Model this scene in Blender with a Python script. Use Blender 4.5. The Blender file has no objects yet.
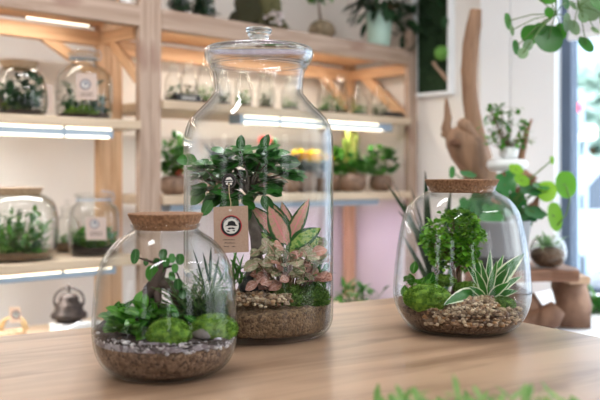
import bpy, math, random
from mathutils import Vector, Matrix, noise
random.seed(7)
R = random.random
def U(a, b): return a + (b - a) * R()
C = bpy.context.scene.collection
PI = math.pi
F, HY, CZ = 833.0, 176.0, 1.03           # focal length in pixels, horizon row, eye height (m)
def W(px, py, y):                        # the point seen at a pixel, y metres in front of the camera
    return Vector(((px - 300) / F * y, y, CZ + (HY - py) / F * y))

# ------------------------------------------------------------------ materials
def newmat(name):
    m = bpy.data.materials.new(name); m.use_nodes = True
    nt = m.node_tree; b = nt.nodes['Principled BSDF']
    return m, nt, b
def setp(b, **k):
    for kk, v in k.items():
        kk = kk.replace('_', ' ')
        if kk in b.inputs: b.inputs[kk].default_value = v
def col(c):                              # sRGB 0..255 -> linear
    return tuple([((x / 255 + .055) / 1.055) ** 2.4 if x > 10 else x / 255 / 12.92 for x in c]) + (1,)
def N(nt, t, **k):
    n = nt.nodes.new(t)
    for kk, v in k.items(): setattr(n, kk, v)
    return n
def ramp(nt, fac, stops):
    r = N(nt, 'ShaderNodeValToRGB')
    e = r.color_ramp.elements
    while len(e) < len(stops): e.new(.5)
    for i, (p, c) in enumerate(stops): e[i].position = p; e[i].color = c
    nt.links.new(fac, r.inputs[0]); return r
def plain(name, c, rough=.6, c2=None, scale=20, bump=0, coat=0, metal=0, trans=0):
    m, nt, b = newmat(name)
    setp(b, Base_Color=col(c), Roughness=rough, Metallic=metal)
    if coat: setp(b, Coat_Weight=coat)
    if c2 or bump:
        tc = N(nt, 'ShaderNodeTexCoord'); nz = N(nt, 'ShaderNodeTexNoise')
        nz.inputs['Scale'].default_value = scale; nz.inputs['Detail'].default_value = 5
        nt.links.new(tc.outputs['Object'], nz.inputs['Vector'])
        if c2:
            r = ramp(nt, nz.outputs[0], [(.35, col(c)), (.65, col(c2))])
            nt.links.new(r.outputs[0], b.inputs['Base Color'])
        if bump:
            bp = N(nt, 'ShaderNodeBump'); bp.inputs['Strength'].default_value = bump; bp.inputs['Distance'].default_value = .004
            nt.links.new(nz.outputs[0], bp.inputs['Height']); nt.links.new(bp.outputs[0], b.inputs['Normal'])
    return m
def wood(name, c, c2, rough=.5, sc=(1.5, 22, 22), bump=.15, knots=None, rot=0):
    m, nt, b = newmat(name)
    tc = N(nt, 'ShaderNodeTexCoord'); mp = N(nt, 'ShaderNodeMapping')
    mp.inputs['Scale'].default_value = sc; mp.inputs['Rotation'].default_value = (0, 0, rot)
    nt.links.new(tc.outputs['Object'], mp.inputs['Vector'])
    nz = N(nt, 'ShaderNodeTexNoise'); nz.inputs['Scale'].default_value = 1.4; nz.inputs['Detail'].default_value = 7
    nz.inputs['Distortion'].default_value = 1.1
    nt.links.new(mp.outputs[0], nz.inputs['Vector'])
    r = ramp(nt, nz.outputs[0], [(.3, col(c2)), (.55, col(c)), (.8, col([min(255, x * 1.06) for x in c]))])
    out = r.outputs[0]
    if knots:
        mp2 = N(nt, 'ShaderNodeMapping'); mp2.inputs['Scale'].default_value = (3.3, 9, 9)
        mp2.inputs['Rotation'].default_value = (0, 0, rot)
        nt.links.new(tc.outputs['Object'], mp2.inputs['Vector'])
        n2 = N(nt, 'ShaderNodeTexNoise'); n2.inputs['Scale'].default_value = 1.3; n2.inputs['Detail'].default_value = 2
        nt.links.new(mp2.outputs[0], n2.inputs['Vector'])
        r2 = ramp(nt, n2.outputs[0], [(.63, (0, 0, 0, 1)), (.75, (1, 1, 1, 1))])
        mx = N(nt, 'ShaderNodeMix', data_type='RGBA'); nt.links.new(r2.outputs[0], mx.inputs[0])
        nt.links.new(out, mx.inputs[6]); mx.inputs[7].default_value = col(knots); out = mx.outputs[2]
    nt.links.new(out, b.inputs['Base Color'])
    bp = N(nt, 'ShaderNodeBump'); bp.inputs['Strength'].default_value = bump; bp.inputs['Distance'].default_value = .002
    nt.links.new(nz.outputs[0], bp.inputs['Height']); nt.links.new(bp.outputs[0], b.inputs['Normal'])
    setp(b, Roughness=rough)
    return m
def glassm(name, tint=(.97, .985, .98), edge=(.52, .58, .58), refl=1.0, pw=4):
    m = bpy.data.materials.new(name); m.use_nodes = True; nt = m.node_tree; nt.nodes.clear()
    o = N(nt, 'ShaderNodeOutputMaterial'); lw = N(nt, 'ShaderNodeLayerWeight'); lw.inputs[0].default_value = .5
    p5 = N(nt, 'ShaderNodeMath', operation='POWER'); p5.inputs[1].default_value = 4.2; nt.links.new(lw.outputs['Facing'], p5.inputs[0])
    ma = N(nt, 'ShaderNodeMath', operation='MULTIPLY_ADD'); ma.inputs[1].default_value = .8 * refl; ma.inputs[2].default_value = .011 * refl
    nt.links.new(p5.outputs[0], ma.inputs[0])
    pe = N(nt, 'ShaderNodeMath', operation='POWER'); pe.inputs[1].default_value = pw; nt.links.new(lw.outputs['Facing'], pe.inputs[0])
    mc = N(nt, 'ShaderNodeMix', data_type='RGBA'); nt.links.new(pe.outputs[0], mc.inputs[0])
    mc.inputs[6].default_value = (*tint, 1); mc.inputs[7].default_value = (*edge, 1)
    t = N(nt, 'ShaderNodeBsdfTransparent'); nt.links.new(mc.outputs[2], t.inputs[0])
    g = N(nt, 'ShaderNodeBsdfGlossy'); g.inputs['Roughness'].default_value = .015
    mx = N(nt, 'ShaderNodeMixShader'); nt.links.new(ma.outputs[0], mx.inputs[0])
    nt.links.new(t.outputs[0], mx.inputs[1]); nt.links.new(g.outputs[0], mx.inputs[2]); nt.links.new(mx.outputs[0], o.inputs[0])
    return m
def solidglass(name, c=(1, 1, 1), ior=1.46):
    m = bpy.data.materials.new(name); m.use_nodes = True; nt = m.node_tree; nt.nodes.clear()
    o = N(nt, 'ShaderNodeOutputMaterial'); g = N(nt, 'ShaderNodeBsdfGlass'); g.inputs[0].default_value = (*c, 1)
    g.inputs['Roughness'].default_value = 0; g.inputs['IOR'].default_value = ior
    nt.links.new(g.outputs[0], o.inputs[0]); return m
def emit(name, c, s):
    m, nt, b = newmat(name); setp(b, Base_Color=col(c), Emission_Color=col(c), Emission_Strength=s); return m
def leafm(name, c, c2=None, rough=.35, edge=None, ew=.7, vein=None, trans=.25, spots=None):
    """leaf: uv.x runs -1..1 across, uv.y along; second uv map holds a random value per leaf"""
    m, nt, b = newmat(name)
    c2 = c2 or [x * .6 for x in c]
    rn = N(nt, 'ShaderNodeUVMap', uv_map='rnd'); sp = N(nt, 'ShaderNodeSeparateXYZ'); nt.links.new(rn.outputs[0], sp.inputs[0])
    r = ramp(nt, sp.outputs[0], [(0, col(c2)), (1, col(c))]); out = r.outputs[0]
    uv = N(nt, 'ShaderNodeUVMap', uv_map='UVMap'); s2 = N(nt, 'ShaderNodeSeparateXYZ'); nt.links.new(uv.outputs[0], s2.inputs[0])
    ab = N(nt, 'ShaderNodeMath', operation='ABSOLUTE'); nt.links.new(s2.outputs[0], ab.inputs[0])
    tc = N(nt, 'ShaderNodeTexCoord')
    if spots:
        nz = N(nt, 'ShaderNodeTexNoise'); nz.inputs['Scale'].default_value = 220; nz.inputs['Detail'].default_value = 2
        nt.links.new(tc.outputs['Object'], nz.inputs['Vector'])
        rr = ramp(nt, nz.outputs[0], [(.5, (0, 0, 0, 1)), (.6, (1, 1, 1, 1))])
        mx = N(nt, 'ShaderNodeMix', data_type='RGBA'); nt.links.new(rr.outputs[0], mx.inputs[0]); nt.links.new(out, mx.inputs[6]); mx.inputs[7].default_value = col(spots); out = mx.outputs[2]
    if edge:
        nz = N(nt, 'ShaderNodeTexNoise'); nz.inputs['Scale'].default_value = 120
        nt.links.new(tc.outputs['Object'], nz.inputs['Vector'])
        ad = N(nt, 'ShaderNodeMath', operation='MULTIPLY_ADD'); ad.inputs[1].default_value = .3; nt.links.new(nz.outputs[0], ad.inputs[0]); nt.links.new(ab.outputs[0], ad.inputs[2])
        rr = ramp(nt, ad.outputs[0], [(ew + .1, (0, 0, 0, 1)), (ew + .2, (1, 1, 1, 1))])
        mx = N(nt, 'ShaderNodeMix', data_type='RGBA'); nt.links.new(rr.outputs[0], mx.inputs[0]); nt.links.new(out, mx.inputs[6]); mx.inputs[7].default_value = col(edge); out = mx.outputs[2]
    if vein:
        rr = ramp(nt, ab.outputs[0], [(.06, (1, 1, 1, 1)), (.14, (0, 0, 0, 1))])
        mx = N(nt, 'ShaderNodeMix', data_type='RGBA'); nt.links.new(rr.outputs[0], mx.inputs[0]); nt.links.new(out, mx.inputs[6]); mx.inputs[7].default_value = col(vein); out = mx.outputs[2]
    nt.links.new(out, b.inputs['Base Color']); setp(b, Roughness=rough)
    if trans:
        o = nt.nodes['Material Output']; tl = N(nt, 'ShaderNodeBsdfTranslucent'); nt.links.new(out, tl.inputs[0])
        mx = N(nt, 'ShaderNodeMixShader'); mx.inputs[0].default_value = trans
        nt.links.new(b.outputs[0], mx.inputs[1]); nt.links.new(tl.outputs[0], mx.inputs[2]); nt.links.new(mx.outputs[0], o.inputs[0])
    return m
def pebm(name, stops, rough=.6):
    m, nt, b = newmat(name)
    rn = N(nt, 'ShaderNodeUVMap', uv_map='rnd'); sp = N(nt, 'ShaderNodeSeparateXYZ'); nt.links.new(rn.outputs[0], sp.inputs[0])
    r = ramp(nt, sp.outputs[0], [(i / max(1, len(stops) - 1), col(s)) for i, s in enumerate(stops)])
    nt.links.new(r.outputs[0], b.inputs['Base Color']); setp(b, Roughness=rough); return m
def soilm(name, cs, scale=160, bump=.8):
    m, nt, b = newmat(name)
    tc = N(nt, 'ShaderNodeTexCoord'); v = N(nt, 'ShaderNodeTexVoronoi'); v.inputs['Scale'].default_value = scale
    nt.links.new(tc.outputs['Object'], v.inputs['Vector'])
    s = N(nt, 'ShaderNodeSeparateColor'); nt.links.new(v.outputs['Color'], s.inputs[0])
    r = ramp(nt, s.outputs[0], [(i / (len(cs) - 1), col(c)) for i, c in enumerate(cs)])
    nt.links.new(r.outputs[0], b.inputs['Base Color'])
    bp = N(nt, 'ShaderNodeBump'); bp.inputs['Strength'].default_value = bump; bp.inputs['Distance'].default_value = .003; bp.invert = True
    nt.links.new(v.outputs['Distance'], bp.inputs['Height']); nt.links.new(bp.outputs[0], b.inputs['Normal'])
    setp(b, Roughness=.8); return m

M = {}
M['wall'] = plain('wall_plaster', (232, 227, 221), .9, (228, 222, 216), 3)
M['white'] = plain('white_paint', (242, 245, 248), .7)
M['dim'] = plain('taupe_wall', (150, 142, 134), .9)
M['floor'] = wood('floor_boards', (150, 130, 112), (120, 100, 85), .5)
M['ceil'] = plain('ceiling_paint', (235, 232, 228), .9)
M['frame'] = plain('grey_window_frame', (84, 98, 118), .7)
M['pane'] = glassm('window_pane_glass', (.96, .98, .98), (.8, .85, .85), .6)
M['table'] = wood('oak_table', (170, 140, 114), (132, 104, 82), .30, (1.1, 10, 10), .06, (128, 98, 76))
M['pale'] = wood('pale_pine', (176, 152, 134), (150, 124, 106), .6, (1.6, 26, 26), .1, (150, 120, 104))
M['pine'] = wood('warm_lit_pine', (214, 174, 136), (190, 148, 110), .6, (1.6, 26, 26), .1)  # orange glow of the shelf lights is mixed into this wood colour
M['ply'] = wood('shelf_board', (206, 186, 160), (186, 162, 136), .6, (1.6, 14, 14), .1)
M['glass'] = glassm('jar_glass', (.985, .992, .99), (.40, .46, .46), 1.15, 5)
M['farglass'] = glassm('shelf_jar_glass', (.97, .975, .97), (.80, .82, .80), 2.0, 2.5)
M['lidglass'] = glassm('lid_glass', (.96, .975, .985), (.45, .52, .56), 2.6, 3)
M['lid'] = solidglass('thick_glass', (.97, .985, .99))
M['cork'] = plain('cork', (158, 118, 86), .85, (108, 74, 50), 260, .5)
M['corkp'] = plain('pale_cork', (176, 150, 120), .85, (150, 122, 96), 120, .3)
M['led'] = emit('lit_led_tube', (255, 240, 214), 2.6)
M['alu'] = plain('bluish_aluminium', (150, 170, 190), .4)
M['bark'] = plain('ficus_bark', (122, 112, 104), .8, (92, 82, 74), 60, .6)
M['bark2'] = plain('dark_root', (82, 62, 52), .7, (56, 42, 36), 60, .6)
M['drift'] = wood('driftwood', (150, 116, 90), (108, 80, 60), .7, (18, 18, 2.2), .5)
M['drift2'] = plain('dark_driftwood', (150, 108, 80), .7, (100, 66, 46), 14, .6)
M['log'] = plain('log_wood', (158, 122, 98), .7, (104, 72, 54), 9, .6)
M['slab'] = wood('slab_wood', (148, 108, 84), (112, 76, 56), .55, (3, 20, 20), .2)
M['kraft'] = plain('kraft_card', (186, 158, 138), .85, (176, 148, 128), 400)
M['black'] = plain('black_paint', (22, 22, 24), .5)
M['red'] = plain('red_print', (196, 34, 56), .6)
M['offw'] = plain('offwhite_print', (222, 220, 214), .6)
M['ink'] = plain('dark_ink', (60, 50, 46), .8)
M['navy'] = plain('navy_print', (48, 58, 92), .6)
M['cord'] = plain('hemp_cord', (196, 176, 140), .9)
M['twine'] = plain('gold_wire', (190, 160, 110), .5)
M['mint'] = plain('mint_ceramic', (184, 214, 200), .4)
M['porc'] = plain('white_porcelain', (238, 238, 236), .35)
M['iron'] = plain('aged_iron', (74, 62, 56), .5, (50, 42, 38), 40, .2, metal=.5)
M['moss'] = leafm('moss_bright', (128, 166, 50), (70, 112, 28), .8, trans=.15)
M['mossd'] = leafm('moss_dark', (104, 142, 54), (48, 80, 28), .85, trans=.1)
M['mossb'] = leafm('moss_brown', (92, 88, 52), (46, 46, 26), .9, trans=0)
M['l_fic'] = leafm('ficus_leaf', (60, 128, 42), (18, 72, 24), .28, vein=(80, 130, 70), trans=.2)
M['l_brt'] = leafm('bright_leaf', (86, 152, 36), (34, 96, 20), .35, vein=(120, 176, 80))
M['l_mid'] = leafm('mid_leaf', (92, 150, 56), (40, 98, 34), .4)
M['l_drk'] = leafm('dark_leaf', (42, 84, 48), (18, 48, 28), .4)
M['l_pars'] = leafm('curly_leaf', (128, 186, 48), (52, 118, 24), .4)
M['l_agl'] = leafm('pink_leaf', (226, 172, 158), (212, 156, 146), .35, edge=(46, 92, 44), ew=.7, vein=(236, 150, 156), spots=(196, 178, 136))
M['l_agg'] = leafm('pale_green_leaf', (196, 210, 120), (150, 186, 90), .35, edge=(40, 96, 36), ew=.6, spots=(84, 150, 50))
M['l_fit'] = leafm('fittonia_leaf', (178, 172, 136), (112, 126, 88), .45, vein=(206, 160, 150), spots=(206, 196, 170))
M['l_fitp'] = leafm('fittonia_pink', (212, 158, 140), (176, 122, 108), .45, vein=(220, 180, 170), spots=(214, 176, 160))
M['l_spd'] = leafm('striped_leaf', (64, 134, 44), (40, 104, 32), .35, edge=(226, 234, 200), ew=.74)
M['l_blu'] = leafm('grey_green_leaf', (122, 156, 128), (72, 110, 84), .45)
M['l_lime'] = leafm('backlight_tone_leaf', (150, 200, 60), (96, 168, 40), .4, trans=.5)  # daylight shining through from behind is painted into the lime tone
M['l_pale'] = leafm('pale_round_leaf', (130, 158, 116), (100, 132, 92), .4, trans=.4)
M['l_yel'] = leafm('yellow_petal', (250, 214, 30), (236, 190, 20), .5)
M['l_redf'] = leafm('coral_petal', (234, 110, 92), (208, 76, 74), .5)
M['l_yg'] = leafm('yellow_green_pitcher', (196, 196, 104), (140, 164, 64), .4)
M['l_wht'] = leafm('white_petal', (244, 240, 236), (226, 214, 214), .5)
M['stem'] = plain('green_stem', (86, 118, 52), .6)
M['stembr'] = plain('brown_stem', (112, 84, 60), .7)
M['coco'] = soilm('coco_substrate', [(74, 54, 38), (112, 86, 60), (140, 112, 82), (92, 70, 50)], 260)
M['barkmix'] = soilm('bark_gravel', [(72, 52, 40), (108, 82, 62), (142, 114, 92), (92, 68, 52)], 240)
M['soilb'] = soilm('brown_soil', [(58, 42, 34), (92, 68, 52), (120, 92, 72), (70, 50, 40)], 170)
M['soil'] = soilm('dark_soil', [(34, 26, 24), (56, 42, 36), (44, 34, 30)], 200)
M['pumice'] = soilm('grey_white_gravel', [(60, 48, 48), (150, 140, 148), (84, 70, 72), (190, 184, 192), (48, 38, 38)], 110)
M['peb'] = pebm('beige_pebbles', [(92, 70, 54), (176, 152, 122), (128, 104, 84), (206, 188, 160), (156, 114, 70), (124, 106, 96)])
M['pebg'] = pebm('grey_white_stones', [(84, 74, 78), (204, 198, 200), (120, 108, 112), (224, 220, 222), (70, 58, 60)])
M['stone'] = plain('grey_stone', (120, 110, 104), .6, (92, 84, 80), 30, .3)
M['rock'] = plain('dark_slate', (56, 58, 60), .6, (34, 36, 38), 40, .6)
M['potbr'] = plain('brown_pot', (136, 108, 88), .6, (96, 74, 60), 60, .3)
M['potgr'] = plain('grey_planter', (150, 152, 158), .5)
M['frost'] = plain('milky_white_glass', (228, 230, 230), .3)

# ------------------------------------------------------------------ mesh builder
class MB:
    def __init__(s): s.v = []; s.f = []; s.uv = []; s.r = []; s.sm = []
    def add(s, vs, fs, uvs=None, r=None, smooth=True):
        o = len(s.v); s.v += [Vector(p) for p in vs]
        r = R() if r is None else r
        for i, f in enumerate(fs):
            s.f.append([a + o for a in f]); s.r.append(r); s.sm.append(smooth)
            s.uv.append([uvs[a] for a in f] if uvs else [(0, 0)] * len(f))
        return s
    def lathe(s, prof, seg=48, c=(0, 0, 0), close=False, smooth=True, r=None, fn=None):
        vs, fs = [], []; c = Vector(c); n = len(prof)
        for (rr, z) in prof:
            for k in range(seg):
                a = 2 * PI * k / seg; p = Vector((rr * math.cos(a), rr * math.sin(a), z))
                if fn: p = fn(p)
                vs.append(c + p)
        m = n if close else n - 1
        for i in range(m):
            j = (i + 1) % n
            for k in range(seg):
                k2 = (k + 1) % seg
                fs.append([i * seg + k, i * seg + k2, j * seg + k2, j * seg + k])
        if not close:
            if prof[0][0] > 1e-5: fs.append([k for k in reversed(range(seg))])
            if prof[-1][0] > 1e-5: fs.append([(n - 1) * seg + k for k in range(seg)])
        return s.add(vs, fs, None, r, smooth)
    def box(s, a, b, mat=None, r=None):
        a = Vector(a); b = Vector(b)
        vs = [Vector((x, y, z)) for z in (a.z, b.z) for y in (a.y, b.y) for x in (a.x, b.x)]
        if mat: vs = [mat @ v for v in vs]
        fs = [[0, 2, 3, 1], [4, 5, 7, 6], [0, 1, 5, 4], [2, 6, 7, 3], [0, 4, 6, 2], [1, 3, 7, 5]]
        return s.add(vs, fs, None, r, False)
    def tube(s, pts, rad, seg=8, r=None, bumpy=0, smooth=True):
        pts = [Vector(p) for p in pts]; n = len(pts)
        rad = rad if isinstance(rad, (list, tuple)) else [rad] * n
        vs, fs = [], []; up = Vector((.13, .21, .97))
        for i, p in enumerate(pts):
            t = (pts[min(i + 1, n - 1)] - pts[max(i - 1, 0)]).normalized()
            a = t.cross(up)
            if a.length < .1: a = t.cross(Vector((1, 0, 0)))
            a.normalize(); b = t.cross(a).normalized(); up = b.cross(t) if False else up
            for k in range(seg):
                an = 2 * PI * k / seg; q = a * math.cos(an) + b * math.sin(an)
                rr = rad[i] * (1 + bumpy * noise.noise(p * 25 + q * 2))
                vs.append(p + q * rr)
        for i in range(n - 1):
            for k in range(seg):
                k2 = (k + 1) % seg
                fs.append([i * seg + k, i * seg + k2, (i + 1) * seg + k2, (i + 1) * seg + k])
        fs.append([k for k in reversed(range(seg))]); fs.append([(n - 1) * seg + k for k in range(seg)])
        return s.add(vs, fs, None, r, smooth)
    def blob(s, c, rx, ry=None, rz=None, nz=.0, fr=3, su=16, sv=10, r=None, base=None):
        ry = ry or rx; rz = rz or rx; c = Vector(c); vs, fs = [], []; off = Vector((U(0, 50), U(0, 50), 0))
        for i in range(sv + 1):
            th = PI * i / sv
            for k in range(su):
                a = 2 * PI * k / su; d = Vector((math.sin(th) * math.cos(a), math.sin(th) * math.sin(a), math.cos(th)))
                q = 1 + nz * noise.noise(d * fr + off)
                p = Vector((d.x * rx * q, d.y * ry * q, d.z * rz * q))
                if base is not None and p.z < -base: p.z = -base
                vs.append(c + p)
        for i in range(sv):
            for k in range(su):
                k2 = (k + 1) % su
                fs.append([i * su + k, (i + 1) * su + k, (i + 1) * su + k2, i * su + k2])
        return s.add(vs, fs, None, r)
    def leaf(s, p, d, L, w, droop=.3, up=(0, 0, 1), shape=1.0, n=6, fold=.15, r=None, cup=0, pw=.75):
        """blade from p along d; droop bends it down; shape moves the widest point"""
        p = Vector(p); d = Vector(d).normalized(); up = Vector(up)
        side = d.cross(up)
        if side.length < .05: side = d.cross(Vector((R() - .5, R() - .5, .1)))
        side.normalize(); vs, uv, fs = [], [], []; q = p.copy(); t = d.copy()
        for i in range(n + 1):
            x = i / n
            ww = w * .5 * (math.sin(PI * min(1, max(.0, x ** shape)))) ** pw if 0 < i < n else w * .03
            nr = side.cross(t).normalized()
            for k, e in ((-1, -1), (0, 0), (1, 1)):
                vs.append(q + side * ww * k + nr * (abs(k) * ww * fold)); uv.append((e, x))
            t = (t + Vector((0, 0, -1)) * (droop / n)).normalized(); q = q + t * (L / n)
        for i in range(n):
            for k in range(2):
                a = i * 3 + k; fs.append([a, a + 1, a + 4, a + 3])
        return s.add(vs, fs, uv, r)
    def roundleaf(s, c, nrm, rad, r=None, lobes=0, asp=1.0, upv=(0, 0, 1)):
        c = Vector(c); nrm = Vector(nrm).normalized(); a = nrm.cross(Vector(upv))
        if a.length < .05: a = nrm.cross(Vector((1, 0, 0)))
        a.normalize(); b = a.cross(nrm).normalized(); vs = [c - nrm * rad * .12]; uv = [(0, .5)]; fs = []; n = 20
        for k in range(n):
            an = 2 * PI * k / n; rr = rad * (1 - .12 * max(0, math.cos(an * 1) ** 9)) * (1 - lobes * .45 * max(0, math.cos(an * 5)) ** 3)
            vs.append(c + a * rr * asp * math.sin(an) + b * rr * math.cos(an)); uv.append((math.sin(an), .5 + .5 * math.cos(an)))
        for k in range(n): fs.append([0, 1 + k, 1 + (k + 1) % n])
        return s.add(vs, fs, uv, r)
    def poly(s, pts, nrm_off, r=None):       # a flat outline with thickness
        pts = [Vector(p) for p in pts]; o = Vector(nrm_off); n = len(pts)
        vs = pts + [p + o for p in pts]
        fs = [list(range(n)), [n + k for k in reversed(range(n))]] + [[k, k + n, (k + 1) % n + n, (k + 1) % n] for k in range(n)]
        return s.add(vs, fs, None, r, False)
    def fuzz(s, c, rx, ry, rz, n=500, L=.004, w=.0012, lo=-.2, top=None):
        c = Vector(c)
        for _ in range(n):
            a = U(0, 2 * PI); z = U(lo, 1); q = math.sqrt(max(0, 1 - z * z)); d = Vector((q * math.cos(a), q * math.sin(a), z))
            p = c + Vector((d.x * rx, d.y * ry, d.z * rz)) * .97
            dd = (d + Vector((U(-.5, .5), U(-.5, .5), U(-.2, .6)))).normalized(); sd = dd.cross(Vector((U(-1, 1), U(-1, 1), U(-1, 1)))).normalized() * w
            s.add([p - sd, p + sd, p + dd * L * U(.6, 1.3)], [[0, 1, 2]])
        return s
MW = {}
def finish(o, label=None, cat=None, group=None, kind=None):
    if label: o['label'] = label
    if cat: o['category'] = cat
    if group: o['group'] = group
    if kind: o['kind'] = kind
    return o
def thing(name, label, cat, loc=(0, 0, 0), rotz=0, group=None):
    o = bpy.data.objects.new(name, None); C.objects.link(o); o.empty_display_size = .05
    o.location = loc; o.rotation_euler = (0, 0, rotz)
    MW[o.name] = Matrix.Translation(Vector(loc)) @ Matrix.Rotation(rotz, 4, 'Z')
    return finish(o, label, cat, group)
def obj(name, mb, mat, parent=None, label=None, world=True, bevel=0, loc=None, rotz=0):
    """mb holds world points (world=True) or points local to the parent / loc"""
    me = bpy.data.meshes.new(name); o = bpy.data.objects.new(name, me); C.objects.link(o)
    if parent is not None:
        o.parent = parent; base = MW[parent.name]; MW[o.name] = base
    else:
        base = Matrix.Translation(Vector(loc or (0, 0, 0))) @ Matrix.Rotation(rotz, 4, 'Z'); MW[o.name] = base
        o.matrix_world = base
    vs = mb.v
    if world: inv = base.inverted(); vs = [inv @ p for p in vs]
    me.from_pydata([tuple(p) for p in vs], [], mb.f)
    u1 = me.uv_layers.new(name='UVMap'); u2 = me.uv_layers.new(name='rnd')
    li = 0
    for i, f in enumerate(mb.f):
        for k in range(len(f)):
            u1.data[li].uv = mb.uv[i][k]; u2.data[li].uv = (mb.r[i], 0); li += 1
    me.polygons.foreach_set('use_smooth', mb.sm)
    me.materials.append(mat); me.update()
    if bevel:
        md = o.modifiers.new('bevel', 'BEVEL'); md.width = bevel; md.segments = 2; md.limit_method = 'ANGLE'
    if label: o['label'] = label
    return o
def single(name, mb, mat, label, cat, loc, group=None, kind=None, world=True, bevel=0, rotz=0):
    o = obj(name, mb, mat, None, None, world, bevel, loc, rotz); return finish(o, label, cat, group, kind)
def struct(name, mb, mat, world=True, bevel=0, loc=(0, 0, 0), rotz=0):
    o = obj(name, mb, mat, None, None, world, bevel, loc, rotz); o['kind'] = 'structure'; return o

# ------------------------------------------------------------------ room frame
UX, UY = .725, .6888
ANG = math.atan2(UY, UX)
O = Vector((-.538, 3.0, 0)); u = Vector((UX, UY, 0)); v = Vector((-UY, UX, 0))
def S(s, d, z): return O + u * s + v * d + Vector((0, 0, z))
def solve(px, d):
    k = (px - 300) / F; bx = O.x + v.x * d; by = O.y + v.y * d
    return (k * by - bx) / (u.x - k * u.y)
RM = Matrix.Translation(O) @ Matrix.Rotation(ANG, 4, 'Z')
S_R, D_W = 1.56, .50                 # side wall plane, back wall plane in shelf coordinates
K = S(S_R, D_W, 0)
H = 2.75
WL = 6.5                             # wall run lengths
def rbox(a, b): return MB().box(a, b, RM)
fl = MB().box((-5.5, D_W - WL, -.06), (S_R, D_W, 0), RM)
struct('floor', fl, M['floor'], loc=tuple(O), rotz=ANG)
struct('ceiling', rbox((-5.5, D_W - WL, H), (S_R + .15, D_W + .15, H + .1)), M['ceil'])
struct('wall_left', rbox((-5.5, D_W, 0), (S_R + .15, D_W + .15, H)), M['wall'])
def t2d(t): return D_W - t
# side wall (runs from the corner towards the street windows), t = distance from the corner
struct('wall_right', rbox((S_R, t2d(.86), 0), (S_R + .15, D_W, H)), M['wall'])
struct('trim_1', rbox((S_R - .03, t2d(1.017), 0), (S_R + .15, t2d(.86), H)), M['white'], bevel=.003)
struct('trim_2', rbox((S_R - .03, t2d(1.235), 0), (S_R + .15, t2d(1.021), H)), M['white'], bevel=.003)
wins = [(1.235, 2.75, .52, 2.55), (2.9, 4.4, .52, 2.55), (4.55, 6.3, .52, 2.55)]
mb = MB().box((S_R, t2d(WL), 0), (S_R + .15, t2d(1.235), .52), RM).box((S_R, t2d(WL), 2.55), (S_R + .15, t2d(1.235), H), RM)
for a, b in ((2.75, 2.9), (4.4, 4.55), (6.3, WL)): mb.box((S_R, t2d(b), .52), (S_R + .15, t2d(a), 2.55), RM)
struct('wall_front', mb, M['white'])
for i, (a, b, z0, z1) in enumerate(wins):
    fw = .045; m = MB()
    m.box((S_R + .02, t2d(a + fw), z0), (S_R + .08, t2d(a), z1), RM).box((S_R + .02, t2d(b), z0), (S_R + .08, t2d(b - fw), z1), RM)
    m.box((S_R + .02, t2d(b - fw), z0), (S_R + .08, t2d(a + fw), z0 + fw), RM).box((S_R + .02, t2d(b - fw), z1 - fw), (S_R + .08, t2d(a + fw), z1), RM)
    w_ = struct('window_%d' % (i + 1), m, M['frame'])
    obj('pane', MB().box((S_R + .045, t2d(b - fw), z0 + fw), (S_R + .051, t2d(a + fw), z1 - fw), RM), M['pane'], w_)
# the shop front behind the camera: piers between tall openings
mb = MB()
for a, b in ((-5.5, -3.9), (-3.2, -1.1), (-.4, 1.71)):
    mb.box((a, t2d(WL) - .15, 0), (b, t2d(WL), H), RM)
mb.box((-5.5, t2d(WL) - .15, 2.3), (1.71, t2d(WL), H), RM)
struct('wall_back', mb, M['dim'])
mb = MB().box((-5.65, t2d(6.5), 0), (-5.5, D_W, .7), RM).box((-5.65, t2d(6.5), 2.45), (-5.5, D_W, H), RM)
for a, b in ((0, 1.2), (1.9, 3.6), (4.3, 6.5)): mb.box((-5.65, t2d(b), .7), (-5.5, t2d(a), 2.45), RM)  # openings between these piers are added to bring daylight onto the side wall
struct('wall_far_left', mb, M['dim'])
# roller blind above the street window
bl = thing('roller_blind', 'pale translucent roller blind at the top of the street window', 'blind', tuple(S(S_R - .02, t2d(1.3), 1.6)))
obj('blind_fabric', rbox((S_R - .022, t2d(2.7), 1.62), (S_R - .018, t2d(1.29), 2.5)), plain('blind_fabric', (226, 228, 234), .9), bl)
obj('bottom_bar', rbox((S_R - .03, t2d(2.7), 1.595), (S_R - .01, t2d(1.29), 1.62)), M['white'], bl, bevel=.004)
# white window platform
pf = rbox((S_R - 1.1, t2d(3.6), .0), (S_R - .035, t2d(1.24), .555))
single('display_platform', pf, M['white'], 'low white display platform in front of the street window', 'platform', tuple(S(S_R - .5, t2d(2), 0)), bevel=.006)

# ------------------------------------------------------------------ framed moss picture
pic = thing('moss_picture', 'white framed moss picture hanging on the side wall', 'picture', tuple(S(S_R, t2d(.6), 1.42)))
m = MB(); a, b, z0, z1 = .475, .70, 1.415, 2.15; fw = .016; dp = .04
m.box((S_R - dp, t2d(a + fw), z0), (S_R, t2d(a), z1), RM).box((S_R - dp, t2d(b), z0), (S_R, t2d(b - fw), z1), RM)
m.box((S_R - dp, t2d(b - fw), z0), (S_R, t2d(a + fw), z0 + fw), RM).box((S_R - dp, t2d(b - fw), z1 - fw), (S_R, t2d(a + fw), z1), RM)
obj('picture_frame', m, M['white'], pic, bevel=.002)
m = rbox((S_R - .012, t2d(b - fw), z0 + fw), (S_R - .002, t2d(a + fw), z1 - fw))
for _ in range(700):
    p = S(S_R - .012, t2d(U(a + fw, b - fw)), U(z0 + fw, z1 - fw)); m.leaf(p, -u + Vector((U(-.7, .7), U(-.7, .7), U(-.7, .7))), .016, .008, 0, n=2)
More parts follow.
